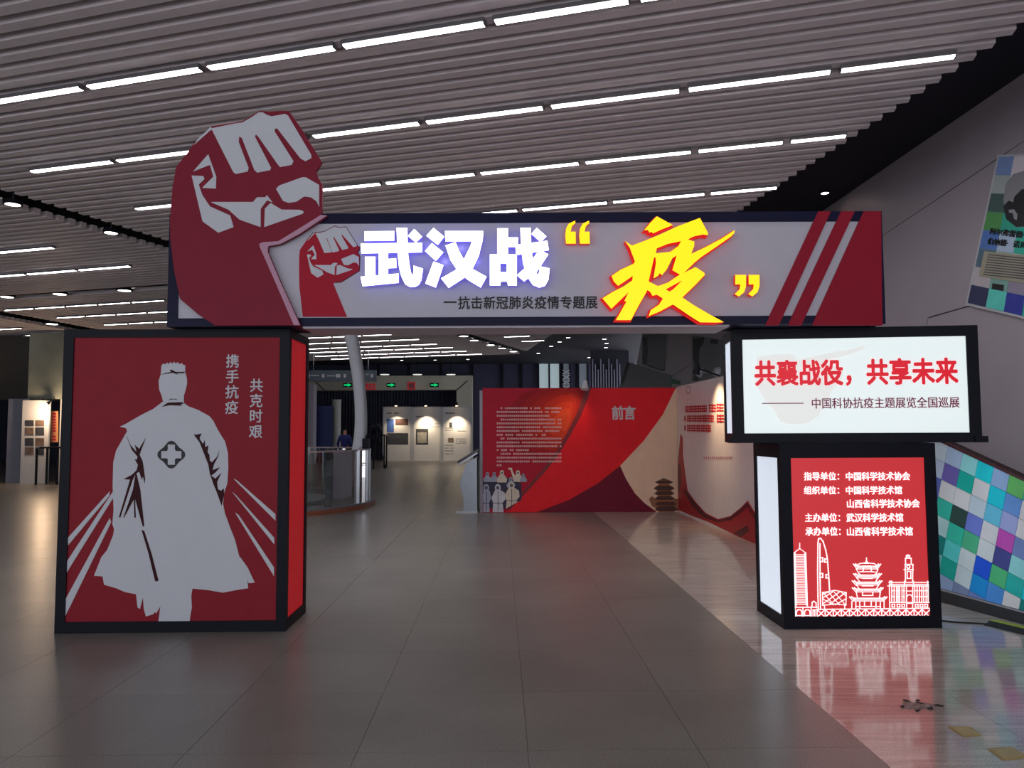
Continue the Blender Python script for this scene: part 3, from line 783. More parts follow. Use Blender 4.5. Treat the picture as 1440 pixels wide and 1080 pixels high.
# orange bloom: nested flat shapes, more orange towards the middle
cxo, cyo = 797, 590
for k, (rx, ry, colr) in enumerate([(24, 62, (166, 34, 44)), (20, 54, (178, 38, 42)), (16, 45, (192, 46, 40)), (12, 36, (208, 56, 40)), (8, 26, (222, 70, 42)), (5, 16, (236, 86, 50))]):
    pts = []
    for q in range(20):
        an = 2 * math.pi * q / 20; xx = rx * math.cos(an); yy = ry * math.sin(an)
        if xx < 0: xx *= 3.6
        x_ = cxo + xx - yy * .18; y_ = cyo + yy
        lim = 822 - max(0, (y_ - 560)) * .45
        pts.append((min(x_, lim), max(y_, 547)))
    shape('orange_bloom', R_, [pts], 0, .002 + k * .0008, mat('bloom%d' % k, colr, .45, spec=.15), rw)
g = G()
for k in range(16):
    y = 574 + k * 5.35
    x0 = 704 if k in (0, 3, 8, 12) else 698.5; x1 = {2: 773, 7: 768, 11: 744, 15: 706}.get(k, 790)
    blocks(g, R_, x0, x1, y, 3.0, max(2, int((x1 - x0) / 2.9)), rnd, .012, .8)
g.out('foreword_text', mat('text_pale_pink', (226, 170, 172), .5, emit=0), rw, kind='stuff')
chars(R_, '前言', (860, 571), (894, 590), .01, .014, mat('text_pale', (215, 205, 208), .5), rw, .03)
# printed medics in protective suits
M_su = [mat('suit_white', (208, 206, 214), .5, 0, .12, 14), mat('suit_blue_grey', (160, 165, 185), .5, 0, .12, 14), mat('suit_cream', (220, 208, 190), .5, 0, .1, 14)]  # white, blue-grey and cream tones of the printed suits
M_face = mat('suit_visor', (90, 90, 110), .5); M_sb = mat('suit_seam', (50, 55, 80), .5)
M_mid = mat('medic_gap_navy', (44, 40, 70), .5)
def mz(pts): return Z(pts, 670, 640, 12)
shape('medic_gap', R_, [mz([(110, 400), (560, 380), (760, 480), (760, 760), (500, 900), (240, 900), (110, 800)])], 0, .011, M_mid, rw)
for k, (x0, y0, sc, mi) in enumerate([(185, 300, .8, 1), (300, 300, .8, 1), (430, 270, 1.0, 2), (700, 270, .95, 2), (790, 320, .7, 1), (580, 385, .85, 1)]):
    d_ = .012 + k * .0004
    body = [(x0 - 32 * sc, y0 + 55 * sc), (x0 - 85 * sc, y0 + 130 * sc), (x0 - 75 * sc, y0 + 190 * sc), (x0 + 75 * sc, y0 + 190 * sc), (x0 + 88 * sc, y0 + 130 * sc), (x0 + 32 * sc, y0 + 55 * sc)]
    mb_ = shape('medic_body', R_, [mz(body)], 0, d_, M_su[mi], rw)
    shape('medic_hood', R_, [mz([(x0 + 36 * sc * math.cos(t * .5236), y0 + 25 * sc + 42 * sc * math.sin(t * .5236)) for t in range(12)])], 0, d_ + .0001, M_su[mi], mb_)
    shape('medic_visor', R_, [mz([(x0 + 17 * sc * math.cos(t * .785), y0 + 28 * sc + 19 * sc * math.sin(t * .785)) for t in range(8)])], 0, d_ + .0002, M_face, mb_)
shape('raised_arm', R_, [mz([(620, 400), (575, 250), (540, 240), (535, 215), (600, 215), (605, 250), (640, 330), (680, 350)])], 0, .0145, M_su[2], rw)
for k, (x0, y0, mi, bw, lean) in enumerate([(165, 500, 1, 65, -5), (360, 500, 0, 110, 0), (590, 460, 2, 115, 0)]):
    d_ = .0152 + k * .0006
    yb = 960 if k < 2 else 900
    body = [(x0 - 45, y0 + 90), (x0 - bw, y0 + 220), (x0 - bw * .8, y0 + 270), (x0 - bw * .72, y0 + 330), (x0 - bw * .8, yb), (x0 + bw * .9, yb if k < 2 else 790), (x0 + bw * .75, y0 + 300), (x0 + bw * 1.2, y0 + 240), (x0 + bw * 1.1, y0 + 140), (x0 + 50, y0 + 90)]
    mb_ = shape('medic_body', R_, [mz(body)], 0, d_, M_su[mi], rw)
    shape('medic_hood', R_, [mz([(x0 + 50 * math.cos(t * .5236), y0 + 50 + 62 * math.sin(t * .5236)) for t in range(12)])], 0, d_ + .0001, M_su[mi], mb_)
    shape('medic_visor', R_, [mz([(x0 + 30 * math.cos(t * .785), y0 + 50 + 34 * math.sin(t * .785)) for t in range(8)])], 0, d_ + .0002, M_face, mb_)
    g = G(); strokes(g, R_, [[(x0 + 5, y0 + 110), (x0 + 5, yb - 30)], [(x0 - bw * .7, y0 + 310), (x0 + bw * .7, y0 + 310)]], .012, 0, d_ + .0003, lambda x, y: (670 + x / 12, 640 + y / 12)); g.out('suit_seam', M_sb, mb_)
# re-cover lower right of the medics with the bright sweep foot
# printed pagoda
M_pg = mat('pagoda_ochre', (168, 104, 60), .5, 0, .15, 10); M_pgd = mat('pagoda_roof_brown', (84, 52, 44), .5, 0, .1)
def pz(pts): return Z(pts, 900, 660, 15.43)
shape('pagoda_trees', R_, [pz([(190, 640), (260, 580), (330, 640), (820, 640), (830, 900), (440, 900), (260, 800)])], 0, .0095, mat('pagoda_foliage', (150, 100, 70), .5, 0, .3, 20), rw)
for k, (y, wl, wr_, wh) in enumerate([(270, 320, 720, 40), (400, 290, 750, 55), (510, 300, 750, 50), (620, 310, 760, 45), (740, 320, 800, 45), (850, 320, 820, 60)]):
    shape('pagoda_storey', R_, [pz([(wl + 80, y + 10), (wr_ - 80, y + 10), (wr_ - 80, y + 100), (wl + 80, y + 100)])], 0, .0100, M_pg, rw)
    shape('pagoda_roof', R_, [pz([(wl, y + wh * .2), (wl + 90, y - wh * .9), (wr_ - 90, y - wh * .9), (wr_, y + wh * .2), (wr_ - 70, y + wh), (wl + 70, y + wh)])], 0, .0106, M_pgd, rw)
shape('pagoda_top', R_, [pz([(420, 230), (510, 190), (620, 230)])], 0, .0107, M_pgd, rw)
# white return of the wall on its left end
G().box(X0 - .06, X0 - .004, RY + .05, RY + 2.6, 0, R_.st(672, 549)[1]).out('side_return', mat('return_white', (178, 178, 190), .5), rw)
q = R_.w(*R_.st(823.5, 545.5)); l = thing('clip_lamp', 'white clip-on lamp on the top edge of the red foreword wall', 'lamp', q)
G().box(q.x - .04, q.x + .04, RY - .05, RY + .1, q.z - .06, q.z + .02).out('clamp', M_white, l)
G().tube([q + V((0, -.03, 0)), q + V((-.03, -.25, .1))], .015, 6).out('lamp_arm', M_white, l)
G().tube([q + V((-.03, -.25, .12)), q + V((-.045, -.3, -.05))], [.04, .075], 10).out('lamp_head', M_white, l)
sp = bpy.data.lights.new('foreword_spot', 'SPOT'); sp.energy = 7; sp.color = (1, .5, .25); sp.spot_size = 1.9; sp.spot_blend = 1; sp.shadow_soft_size = .06
so = bpy.data.objects.new('foreword_spot', sp); COL.objects.link(so); so.parent = l; so.location = (-.05, -.45, -.08); so.rotation_euler = (math.radians(20), 0, math.radians(-5)); so.rotation_euler = (V((-.45, .42, -.75))).to_track_quat('-Z', 'Y').to_euler()

# white side wall running towards the viewer
pA = on_z(955, 720, 0); pB = on_z(1066, 766, 0)
dirW = (pB - pA).normalized(); pC = pA + dirW * 6.2
WP = Plane(pA, dirW, (0, 0, 1)); Lw = (pC - pA).length
ww = thing('white_side_wall', 'white exhibition wall with red lettering meeting the red wall\'s right end', 'display wall', pA + dirW * Lw / 2)
shape('wall_board', WP, [[(0, 0), (Lw, 0), (Lw, 2.4), (0, 2.4)]], -.12, 0, mat('side_wall_white', (232, 220, 218), .3, 0, .04), ww, px=False)
shape('red_drape', WP, [Z([(350, 900), (350, 690), (362, 540), (372, 560), (372, 640), (385, 740), (395, 810), (430, 860), (480, 915), (540, 945), (600, 930), (650, 890), (680, 858), (725, 930), (760, 980), (760, 1110), (650, 1035), (500, 960), (420, 930)], 850, 450, 3.374)], 0, .008, mat('drape_red', (170, 26, 38), .4, 0, .1), ww)
shape('drape_fold_shade', WP, [Z([(372, 800), (395, 815), (430, 862), (480, 918), (540, 950), (600, 935), (655, 893), (680, 865), (720, 935), (722, 955), (682, 885), (650, 915), (600, 950), (540, 960), (470, 935), (420, 885)], 850, 450, 3.374)], 0, .010, mat('drape_shadow', (88, 20, 34), .4), ww)  # shading of the drape folds, painted as dark flat shapes
shape('drape_fold_shade', WP, [Z([(615, 1010), (680, 975), (690, 1000), (650, 1030)], 850, 450, 3.374)], 0, .010, mat('drape_shadow', (88, 20, 34), .4), ww)
shape('drape_fold_shade', WP, [Z([(352, 690), (362, 680), (366, 760), (360, 820), (352, 800)], 850, 450, 3.374)], 0, .010, mat('drape_shadow', (88, 20, 34), .4), ww)
M_wtx = mat('text_crimson', (190, 30, 44), .5)
for i, (x0, x1, yl, yr, h, n) in enumerate([(964.5, 995, 575.5, 574.5, 8, 5), (998, 1030, 574.2, 572, 9, 3), (963, 964.5, 588.5, 588.5, 6, 1), (967, 1005, 588.6, 588.5, 8, 5), (1009, 1030, 588.5, 588.8, 9, 2), (963, 964.5, 602, 602, 6, 1), (967, 1001, 602, 602.5, 8, 5)]):
    for k in range(n):
        xa = x0 + (x1 - x0) * k / n; xb = x0 + (x1 - x0) * (k + .82) / n; t_ = (k + .5) / n; y = yl + (yr - yl) * t_; hh = h / 2 * (1 + (xa - 963) / 300)
        g = G(); ym = lambda f: y - hh + 2 * hh * f
        strokes(g, WP, [[(xa, ym(.1)), (xb, ym(.1))], [(xa, ym(.5)), (xb, ym(.5))], [(xa, ym(.9)), (xb, ym(.9))], [((xa + xb) / 2, ym(0)), ((xa + xb) / 2, ym(1))], [(xa, ym(0)), (xa, ym(1))]], .022, 0, .008)
        g.out('red_character', M_wtx, ww)
g = G(); blocks(g, WP, 990, 1031, 644, 4, 14, rnd, .006, .5); g.out('small_caption', mat('caption_pink', (196, 130, 136), .5), ww, kind='stuff')
g = G(); 
for k in range(16):
    an = 2 * math.pi * k / 16; an2 = 2 * math.pi * (k + 1) / 16
    strokes(g, WP, [[(968 + 3 * math.cos(an), 548 + 5 * math.sin(an)), (968 + 3 * math.cos(an2), 548 + 5 * math.sin(an2))]], .03, 0, .006)
g.out('round_mark', mat('mark_pale', (214, 190, 196), .5), ww)
sp = bpy.data.lights.new('side_wall_spot', 'SPOT'); sp.energy = 60; sp.color = (1, .74, .42); sp.spot_size = 1.5; sp.spot_blend = 1; sp.shadow_soft_size = .05
q = WP.w(WP.st(1012, 540)[0], 2.42)
l = thing('clip_lamp', 'clip-on lamp on top of the white lettered side wall', 'lamp', q)
G().tube([q, q + WP.n * .35 + V((0, 0, .12))], .015, 6).out('lamp_arm', M_frame, l)
G().tube([q + WP.n * .35 + V((0, 0, .15)), q + WP.n * .37 + V((0, 0, .02))], [.035, .06], 8).out('lamp_head', M_frame, l)
so = bpy.data.objects.new('side_wall_spot', sp); COL.objects.link(so); so.parent = l; so.location = WP.n * .46; so.rotation_euler = (-WP.n * .5 + V((0, 0, -.75))).to_track_quat('-Z', 'Y').to_euler()

# steel lectern left of the red wall
YK = on_z(660, 719.5, 0).y
KP = Plane((0, YK, 0), (1, 0, 0), (0, 0, 1))
r = thing('steel_lectern', 'faceted steel lectern with a black slanted screen, left of the red wall', 'lectern', KP.w(KP.st(660, 719)[0], 0))
def kz(pts): return [KP.st(*p) for p in Z(pts, 420, 450, 3.857)]
bt = kz([(858, 1040), (975, 1040)]); 
G().box(bt[0][0], bt[1][0], YK - .35, YK + .35, 0, .05).out('base_plate', mat('lectern_base', (176, 180, 184), .35, .6), r)
out = kz([(900, 1032), (898, 960), (878, 880), (905, 800), (912, 772), (970, 742), (972, 1032)])
shape('lectern_body', KP, [out], -.3, .3, mat('lectern_steel', (150, 158, 166), .3, .75), r, px=False)
t1, t2 = kz([(868, 770), (972, 706)])
G().bar(V((t1[0], YK, t1[1] + .0)), V((t2[0], YK, t2[1])), .62, .05).out('screen', mat('screen_black', (16, 18, 24), .15), r)
G().bar(V((t1[0] + .02, YK, t1[1] - .04)), V((t2[0], YK, t2[1] - .045)), .5, .03).out('screen_tray', M_chrome, r)

# ---------------------------------------------------------------- wall posters high on the right wall, behind the white wall
def wall_poster(quad, label, mcol, strip=None, extra=None, group='grey posters on the leaning wall under the gate'):
    sts = [WR.st(*p) for p in quad]; cx = sum(s[0] for s in sts) / 4; lo = min(s[1] for s in sts)
    r = thing('wall_poster', label, 'poster', WR.w(cx, lo), group)
    prism(G(), WR, [sts], .0, .03, px=False).out('poster_sheet', mcol, r)
    if strip:
        for s in strip: shape('dark_image', WR, [s], .03, .035, M_photo, r)
    if extra: extra(r)
    return r
M_post = mat('poster_grey', (128, 132, 138), .5, 0, .12, 3)
def pp(pts): return Z(pts, 860, 450, 7.579)
wall_poster(pp([(335, 165), (600, 150), (565, 545), (340, 475)]), 'grey poster with a dark left strip, upper one left of the right-hand poster', M_post, [pp([(340, 180), (385, 190), (395, 330), (380, 478), (335, 472)]), pp([(390, 478), (570, 535), (566, 548), (388, 495)])])
wall_poster(pp([(105, 640), (200, 455), (640, 590), (640, 760), (90, 760)]), 'grey poster cut by the red wall\'s top edge, lower left', M_post, [pp([(110, 650), (175, 440), (205, 470), (150, 640), (120, 700)])],
            lambda r: shape('green_label', WR, [pp([(640, 620), (740, 655), (735, 690), (635, 680)])], .03, .036, mat('label_green', (70, 130, 100), .5), r))
wall_poster(pp([(870, 165), (1260, 220), (1260, 640), (870, 655)]), 'grey poster with dark leafy left strip beside the bright light box', M_post, [pp([(878, 200), (1000, 185), (990, 260), (950, 300), (940, 420), (960, 520), (935, 655), (880, 640), (910, 540), (880, 380)]), pp([(1065, 205), (1145, 215), (1145, 262), (1065, 250)])])
q0 = WR.w(*WR.st(*pp([(980, 570)])[0])); q1 = WR.w(*WR.st(*pp([(1165, 565)])[0]))
r = thing('wall_bracket', 'thin white bar with two round white knobs on the leaning wall', 'bracket', q0)
G().tube([q0 + WR.n * .1, q1 + WR.n * .1], .02, 8).out('bar', M_white, r)
for q in (q0, q1):
    G().tube([q, q + WR.n * .06, q + WR.n * .16], [.10, .14, .10], 12).out('knob', M_white, r)

# upper right science poster
sc_t = lambda pts: Z(pts, 1240, 180, 3.855)
quad = [(1409, 219), (1500, 219), (1470, 470), (1364, 430)]
quad = [(1409, 219), (1524, 216), (1500, 462), (1364, 430)]
sts = [WR.st(*p) for p in quad]
ps = thing('science_poster', 'tilted colourful poster with a black and white portrait, on the leaning grey wall', 'poster', WR.w(sts[3][0], sts[3][1]))
prism(G(), WR, [sts], 0, .05, px=False).out('poster_frame', M_white, ps)
sh = [(1412, 222), (1520, 219), (1497, 458), (1367.5, 427.5)]
psh = prism(G(), WR, [[WR.st(*p) for p in sh]], .05, .056, px=False).out('poster_sheet', mat('poster_teal', (120, 165, 165), .5, 0, .1), ps)
def bil(u, v_):   # u across, v down in the sheet
    A, B, C_, D = sh
    return (A[0] * (1 - u) * (1 - v_) + B[0] * u * (1 - v_) + C_[0] * u * v_ + D[0] * (1 - u) * v_, A[1] * (1 - u) * (1 - v_) + B[1] * u * (1 - v_) + C_[1] * u * v_ + D[1] * (1 - u) * v_)
pc = [[(96, 118, 160), (170, 165, 172), (150, 160, 170), (120, 160, 170), (90, 130, 170)],
      [(128, 140, 140), (180, 180, 180), (60, 150, 130), (80, 150, 140), (120, 180, 170)],
      [(52, 74, 72), (60, 66, 66), (60, 120, 110), (60, 150, 140), (130, 170, 170)],
      [(60, 122, 64), (30, 140, 120), (10, 150, 130), (60, 160, 150), (140, 160, 180)],
      [(60, 96, 156), (140, 160, 180), (30, 150, 130), (90, 160, 160), (60, 130, 170)],
      [(60, 86, 100), (130, 150, 150), (150, 160, 150), (140, 150, 150), (90, 110, 140)],
      [(150, 148, 152), (96, 140, 130), (116, 112, 130), (110, 100, 110), (60, 120, 120)],
      [(32, 38, 70), (70, 176, 164), (30, 40, 130), (20, 150, 120), (110, 140, 180)]]
for j in range(8):
    for i in range(5):
        u0, u1, v0, v1 = i / 5 + .002, (i + 1) / 5 - .002, j / 8 + .001, (j + 1) / 8 - .001
        prism(G(), WR, [[WR.st(*bil(u0, v0)), WR.st(*bil(u1, v0)), WR.st(*bil(u1, v1)), WR.st(*bil(u0, v1))]], .056, .058, px=False).out('colour_square', mat('psq%d%d' % (j, i), tuple(min(255, int(x * 1.34 + 14)) for x in pc[j][i]), .5), psh)
shape('portrait_oval', WR, [sc_t([(690, 400), (700, 310), (745, 255), (830, 230), (900, 300), (920, 420), (860, 540), (760, 545), (705, 500)])], .058, .061, mat('portrait_grey', (160, 162, 168), .5), ps)
shape('portrait_dark', WR, [sc_t([(690, 430), (720, 400), (745, 410), (750, 380), (790, 340), (880, 330), (915, 430), (860, 538), (760, 543), (705, 500)])], .061, .063, mat('portrait_black', (38, 40, 46), .5), ps)
shape('portrait_curl', WR, [sc_t([(722, 450), (750, 448), (768, 475), (765, 505), (750, 500), (745, 470), (722, 465)])], .063, .065, mat('portrait_light', (170, 176, 182), .5), ps)
def slant_chars(text, p0, p1, h, pl, d0, d1, m, parent, bold):
    """characters set along a slanted line p0-p1 (px, bottom-left to bottom-right)"""
    n = len(text)
    A = V(pl.st(*p0) + (0,)); B = V(pl.st(*p1) + (0,)); U = (B - A) / n
    up_ = V(pl.st(p0[0] + h * .2, p0[1] - h) + (0,)) - A
    for i, c_ in enumerate(text):
        vs, fs = bold_mesh(c_, bold)
        q = []
        for v_ in vs:
            P = A + U * (i + v_.x) + up_ * (v_.y + .1)
            q.append(pl.w(P.x, P.y, d0 + (v_.z + .5) * (d1 - d0)))
        mesh_obj('character', q, fs, m, parent)
slant_chars('阿尔弗雷德·', (1399, 331), (1456, 338), 9.5, WR, .058, .064, M_text, ps, .02)
slant_chars('伯纳德·诺贝尔', (1396, 345), (1462, 353), 9.5, WR, .058, .064, M_text, ps, .02)
shape('text_plaque', WR, [sc_t([(590, 675), (900, 710), (880, 860), (560, 810)])], .058, .070, mat('plaque_cream', (186, 184, 160), .5), ps)
g = G()
for k in range(9):
    y = 360 + k * 3.5; x = 1399.5 - k * .9
    strokes(g, WR, [[(x, y), (x + 62, y + 6.5)]], .012, .070, .073)
g.out('plaque_text', M_ink, ps, kind='stuff')
shape('small_caption', WR, [sc_t([(632, 848), (692, 858), (690, 890), (628, 880)])], .058, .064, M_text, ps)

# ---------------------------------------------------------------- mosaic panel on a plinth, lower right
q1 = on_z(1323, 846, 0); q2 = on_z(1440, 877.5, 0)
dm = (q2 - q1).normalized(); MP = Plane(q1, dm, V((0, 0, 1)))
mo = thing('mosaic_screen', 'large slanted screen of blue, green and white squares beside the poster pedestal', 'display', MP.w(.6, 0))
mo_l = -1.3; mo_r = 1.25
zb = .135
bl = lambda s: ln(MP.st(1323, 828), MP.st(1440, 859.5), s)
tp = lambda s: ln(MP.st(1330, 625), MP.st(1440, 676.5), s)
shape('backing_board', MP, [[(mo_l, bl(mo_l)), (mo_r, bl(mo_r)), (mo_r, tp(mo_r) + .02), (mo_l, tp(mo_l) + .02)]], -.10, -.012, mat('mosaic_back', (90, 92, 98), .5), mo, px=False)
shape('plinth', MP, [[(mo_l, 0), (mo_r, 0), (mo_r, bl(mo_r) - .012), (mo_l, bl(mo_l) - .012)]], -.10, .02, mat('plinth_steel', (74, 76, 80), .3, .5), mo, px=False)
shape('edge_strip', MP, [[(mo_l, bl(mo_l) - .012), (mo_r, bl(mo_r) - .012), (mo_r, bl(mo_r)), (mo_l, bl(mo_l))]], -.10, .012, mat('strip_silver', (196, 196, 202), .3, .4), mo, px=False)
shape('top_edge', MP, [[(mo_l, tp(mo_l)), (mo_r, tp(mo_r)), (mo_r, tp(mo_r) + .02), (mo_l, tp(mo_l) + .02)]], -.10, .006, mat('edge_dark_red', (88, 40, 46), .4), mo, px=False)
mrows = [[(128, 150, 176), (150, 165, 180), (130, 150, 185), (110, 200, 180), (10, 165, 195), (110, 140, 200), (70, 150, 70), (0, 140, 140)],
         [(90, 120, 150), (140, 155, 180), (80, 70, 135), (0, 140, 125), (175, 190, 200), (0, 160, 235), (70, 115, 190), (190, 195, 200)],
         [(120, 130, 160), (60, 75, 140), (170, 180, 180), (180, 185, 185), (150, 165, 200), (70, 150, 215), (120, 130, 190), (185, 200, 200)],
         [(80, 150, 150), (150, 170, 175), (55, 60, 125), (30, 150, 130), (25, 50, 45), (80, 95, 165), (170, 185, 200), (150, 50, 140)],
         [(60, 110, 110), (100, 160, 155), (140, 180, 175), (30, 155, 130), (50, 140, 100), (165, 200, 195), (40, 45, 105), (110, 210, 190)],
         [(60, 130, 120), (90, 140, 150), (0, 100, 95), (60, 165, 160), (160, 175, 195), (10, 60, 200), (50, 145, 90), (0, 140, 130)],
         [(120, 150, 150), (140, 160, 170), (90, 150, 150), (0, 130, 115), (155, 170, 190), (0, 110, 190), (50, 110, 200), (175, 185, 195)],
         [(90, 120, 160), (70, 120, 150), (120, 150, 160), (110, 130, 160), (90, 105, 135), (80, 100, 150), (60, 120, 190), (20, 150, 130)],
         [(60, 80, 120), (70, 90, 150), (90, 120, 140), (80, 110, 150), (90, 110, 140), (60, 90, 140), (30, 90, 160), (160, 180, 185)]]
av = V((20.2, 9.45)); bv = V((-4.7, 23.6)); o0 = V((1333, 626.5)) - av * 1
for j in range(12):
    for i in range(-3, 13):
        k = .013
        def corner(ii, jj): 
            sc_ = 1 + .012 * ii
            p = o0 + av * ii * sc_ + bv * jj * (1 + .012 * ii); return MP.st(p.x, p.y)
        c4 = [corner(i + k, j + k), corner(i + 1 - k, j + k), corner(i + 1 - k, j + 1 - k), corner(i + k, j + 1 - k)]
        c4 = clip_poly(c4, lambda p: p[1] - bl(p[0]) - .004)
        if len(c4) < 3: continue
        c4 = clip_poly(c4, lambda p: tp(p[0]) - .004 - p[1])
        if len(c4) < 3: continue
        if c4: c4 = clip_poly(c4, lambda p: mo_r - p[0])
        if len(c4) >= 3: c4 = clip_poly(c4, lambda p: p[0] - mo_l)
        if len(c4) < 3: continue
        jj = j % 9; ii = i + 1 + (1 if j == 3 else 0)
        if 0 <= ii < 8: cc_ = mrows[jj][ii]
        else: cc_ = random.Random(i * 31 + j).choice([x for r_ in mrows for x in r_])
        prism(G(), MP, [c4], -.012, 0, px=False).out('colour_tile', mat('mos_%d_%d_%d' % cc_, tuple(min(255, int(x * 1.34 + 24)) for x in cc_), .35, 0, .08, 5), mo)

# ---------------------------------------------------------------- boxes
class Frame:
    def __init__(s, o, yaw): s.o = V(o); s.x = V((math.cos(yaw), math.sin(yaw), 0)); s.y = V((-math.sin(yaw), math.cos(yaw), 0)); s.z = V((0, 0, 1))
    def p(s, x, y, z): return s.o + s.x * x + s.y * y + s.z * z
    def box(s, g, x0, x1, y0, y1, z0, z1): return g.obox(s.p((x0 + x1) / 2, (y0 + y1) / 2, (z0 + z1) / 2), s.x, s.y, s.z, (x1 - x0) / 2, (y1 - y0) / 2, (z1 - z0) / 2)
def sign_box(root, fr, Wd, Dp, z0, z1, bw, bt, bb, mf, m_front, m_left, m_right, m_back, top=True, bd=.06):
    """frame of four posts and eight rails around recessed panels; origin at front left bottom"""
    for (x, y) in ((0, 0), (Wd - bw, 0), (Wd - bw, Dp - bd), (0, Dp - bd)):
        fr.box(G(), x, x + bw, y, y + bd, z0, z1).out('frame_post', mf, root)
    for (za, zc) in ((z0, z0 + bb), (z1 - bt, z1)):
        for y in (0, Dp - bd): fr.box(G(), bw, Wd - bw, y, y + bd, za, zc).out('frame_rail', mf, root)
        for x in (0, Wd - bd): fr.box(G(), x, x + bd, bd, Dp - bd, za, zc).out('frame_rail', mf, root)
    r = .012
    fp_ = fr.box(G(), bw, Wd - bw, r, r + .012, z0 + bb, z1 - bt).out('front_panel', m_front, root)
    fr.box(G(), bw, Wd - bw, Dp - r - .012, Dp - r, z0 + bb, z1 - bt).out('back_panel', m_back, root)
    fr.box(G(), r, r + .012, bd, Dp - bd, z0 + bb, z1 - bt).out('side_panel', m_left, root)
    fr.box(G(), Wd - r - .012, Wd - r, bd, Dp - bd, z0 + bb, z1 - bt).out('side_panel', m_right, root)
    fr.box(G(), bd, Wd - bd, bd, Dp - bd, z1 - .02, z1 - .004).out('top_panel', mf, root)
    fr.box(G(), bd, Wd - bd, bd, Dp - bd, z0 + .004, z0 + .02).out('bottom_panel', mf, root)
    return fp_

# left poster box
bl_ = on_z(76, 891, 0); br_ = on_z(401.5, 888, 0)
yaw = math.atan2(br_.y - bl_.y, br_.x - bl_.x)
Wl = (br_ - bl_).length
HL = on_y(250, 463, (bl_.y + br_.y) / 2).z
print('left box', bl_, br_, 'yaw', math.degrees(yaw), 'W', Wl, 'H', HL)
FL = Frame(bl_, yaw)
lb = thing('poster_box', 'tall dark-framed red box with the white coat figure seen from behind', 'sign', FL.p(Wl / 2, .3, 0))
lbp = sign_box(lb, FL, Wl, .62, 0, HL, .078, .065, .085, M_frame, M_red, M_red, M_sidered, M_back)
LP = Plane(FL.p(0, .012, 0), FL.x, (0, 0, 1))
def z4(pts): return Z(pts, 70, 450, 2.4)
def z6(pts): return Z(pts, 150, 500, 4.5)
fig = [(378, 152), (386, 147), (390, 151), (396, 144), (402, 149), (408, 142), (414, 148), (420, 141), (426, 148), (432, 142), (438, 149), (446, 146), (452, 152), (458, 152), (457, 175), (463, 195), (464, 215), (458, 240), (453, 255), (453, 280), (470, 292), (500, 303), (540, 325), (552, 340), (570, 375), (592, 410), (602, 450), (603, 500), (600, 550), (590, 580), (585, 620), (591, 650), (607, 695), (625, 740), (640, 798), (645, 803), (668, 835), (692, 886), (672, 888), (667, 876), (670, 905), (625, 912), (585, 920), (540, 912), (482, 906), (478, 930), (480, 970), (472, 1018), (367, 1018), (374, 965), (360, 990), (354, 985), (350, 993), (325, 1000), (318, 975), (315, 935), (305, 975), (297, 970), (292, 925), (255, 918), (225, 905), (184, 893), (179, 865), (150, 863), (175, 800), (195, 775), (215, 725), (218, 705), (212, 690), (216, 640), (213, 560), (215, 480), (225, 440), (262, 375), (258, 365), (237, 360), (255, 352), (310, 320), (350, 300), (383, 275), (378, 255), (370, 235), (368, 205), (375, 185)]
cf = shape('coat_figure', LP, [z4(fig)], 0, .004, M_white, lb)
D = [
    [(350, 325), (385, 300), (395, 297), (480, 295), (490, 305), (470, 308), (480, 318), (400, 315)],
    [(395, 282), (405, 273), (440, 274), (450, 282), (430, 277), (412, 278)],
    [(340, 122), (380, 110), (410, 103), (400, 92), (412, 89), (440, 104), (495, 103), (495, 112), (445, 113), (455, 122), (420, 110), (375, 117)],
    [(128, 508), (152, 565), (192, 612), (180, 565), (208, 590), (248, 522), (225, 585), (210, 628), (230, 670), (245, 780), (242, 808), (232, 760), (225, 785), (208, 735), (190, 745), (215, 850), (240, 1080), (230, 1080), (182, 905), (186, 1025), (178, 1025), (174, 910), (112, 1025), (108, 1025), (168, 850), (185, 750), (165, 790), (88, 1025), (80, 1022), (150, 785), (108, 782), (160, 755), (192, 725), (200, 690), (178, 655), (192, 660), (198, 640), (160, 595)],
    [(553, 500), (575, 500), (603, 492), (590, 520), (592, 530), (612, 560), (622, 535), (625, 580), (645, 568), (640, 610), (652, 630), (655, 665), (668, 675), (700, 640), (716, 598), (706, 640), (680, 690), (672, 725), (720, 705), (690, 740), (662, 760), (690, 778), (728, 740), (700, 800), (705, 845), (725, 855), (742, 840), (745, 880), (728, 950), (705, 880), (680, 820), (655, 750), (645, 690), (610, 600), (590, 550)],
]
for d in D: shape('fold_line', LP, [z6(d)], .003, .007, M_dkred, cf)
shape('coat_seam', LP, [z4([(311, 708), (320, 712), (345, 790), (368, 880), (357, 882), (335, 790)])], .003, .007, M_dkred, cf)
# cross emblem
cx, cy = 411, 627
def pe(pts): return z6([(cx + x, cy + y) for x, y in pts])
for rot in range(4):
    def rr(x, y, k=rot):
        for _ in range(k): x, y = -y, x
        return (x, y)
    lobe = [(-50, -44), (-30, -70), (-16, -84), (0, -88), (16, -84), (30, -70), (50, -44), (44, -38), (30, -24), (23, -30), (23, -64), (-23, -64), (-23, -30), (-30, -24), (-44, -38)]
    shape('cross_lobe', LP, [pe([rr(*p) for p in lobe])], .003, .007, M_text, cf)
for R in ([(203, 578), (60, 737), (63, 760), (201, 594)], [(213, 580), (55, 820), (58, 852), (216, 598)], [(203, 668), (47, 955), (47, 1012), (208, 682)],
          [(620, 535), (632, 541), (762, 655), (762, 677)], [(616, 580), (630, 592), (758, 735), (758, 757)], [(626, 650), (638, 658), (757, 835), (757, 864)]):
    shape('light_ray', LP, [z4(R)], 0, .004, M_white, lb)
chars(LP, '携手抗疫', (317, 497), (336.5, 583.5), 0, .004, M_white, lbp, .014, True, em=.92)
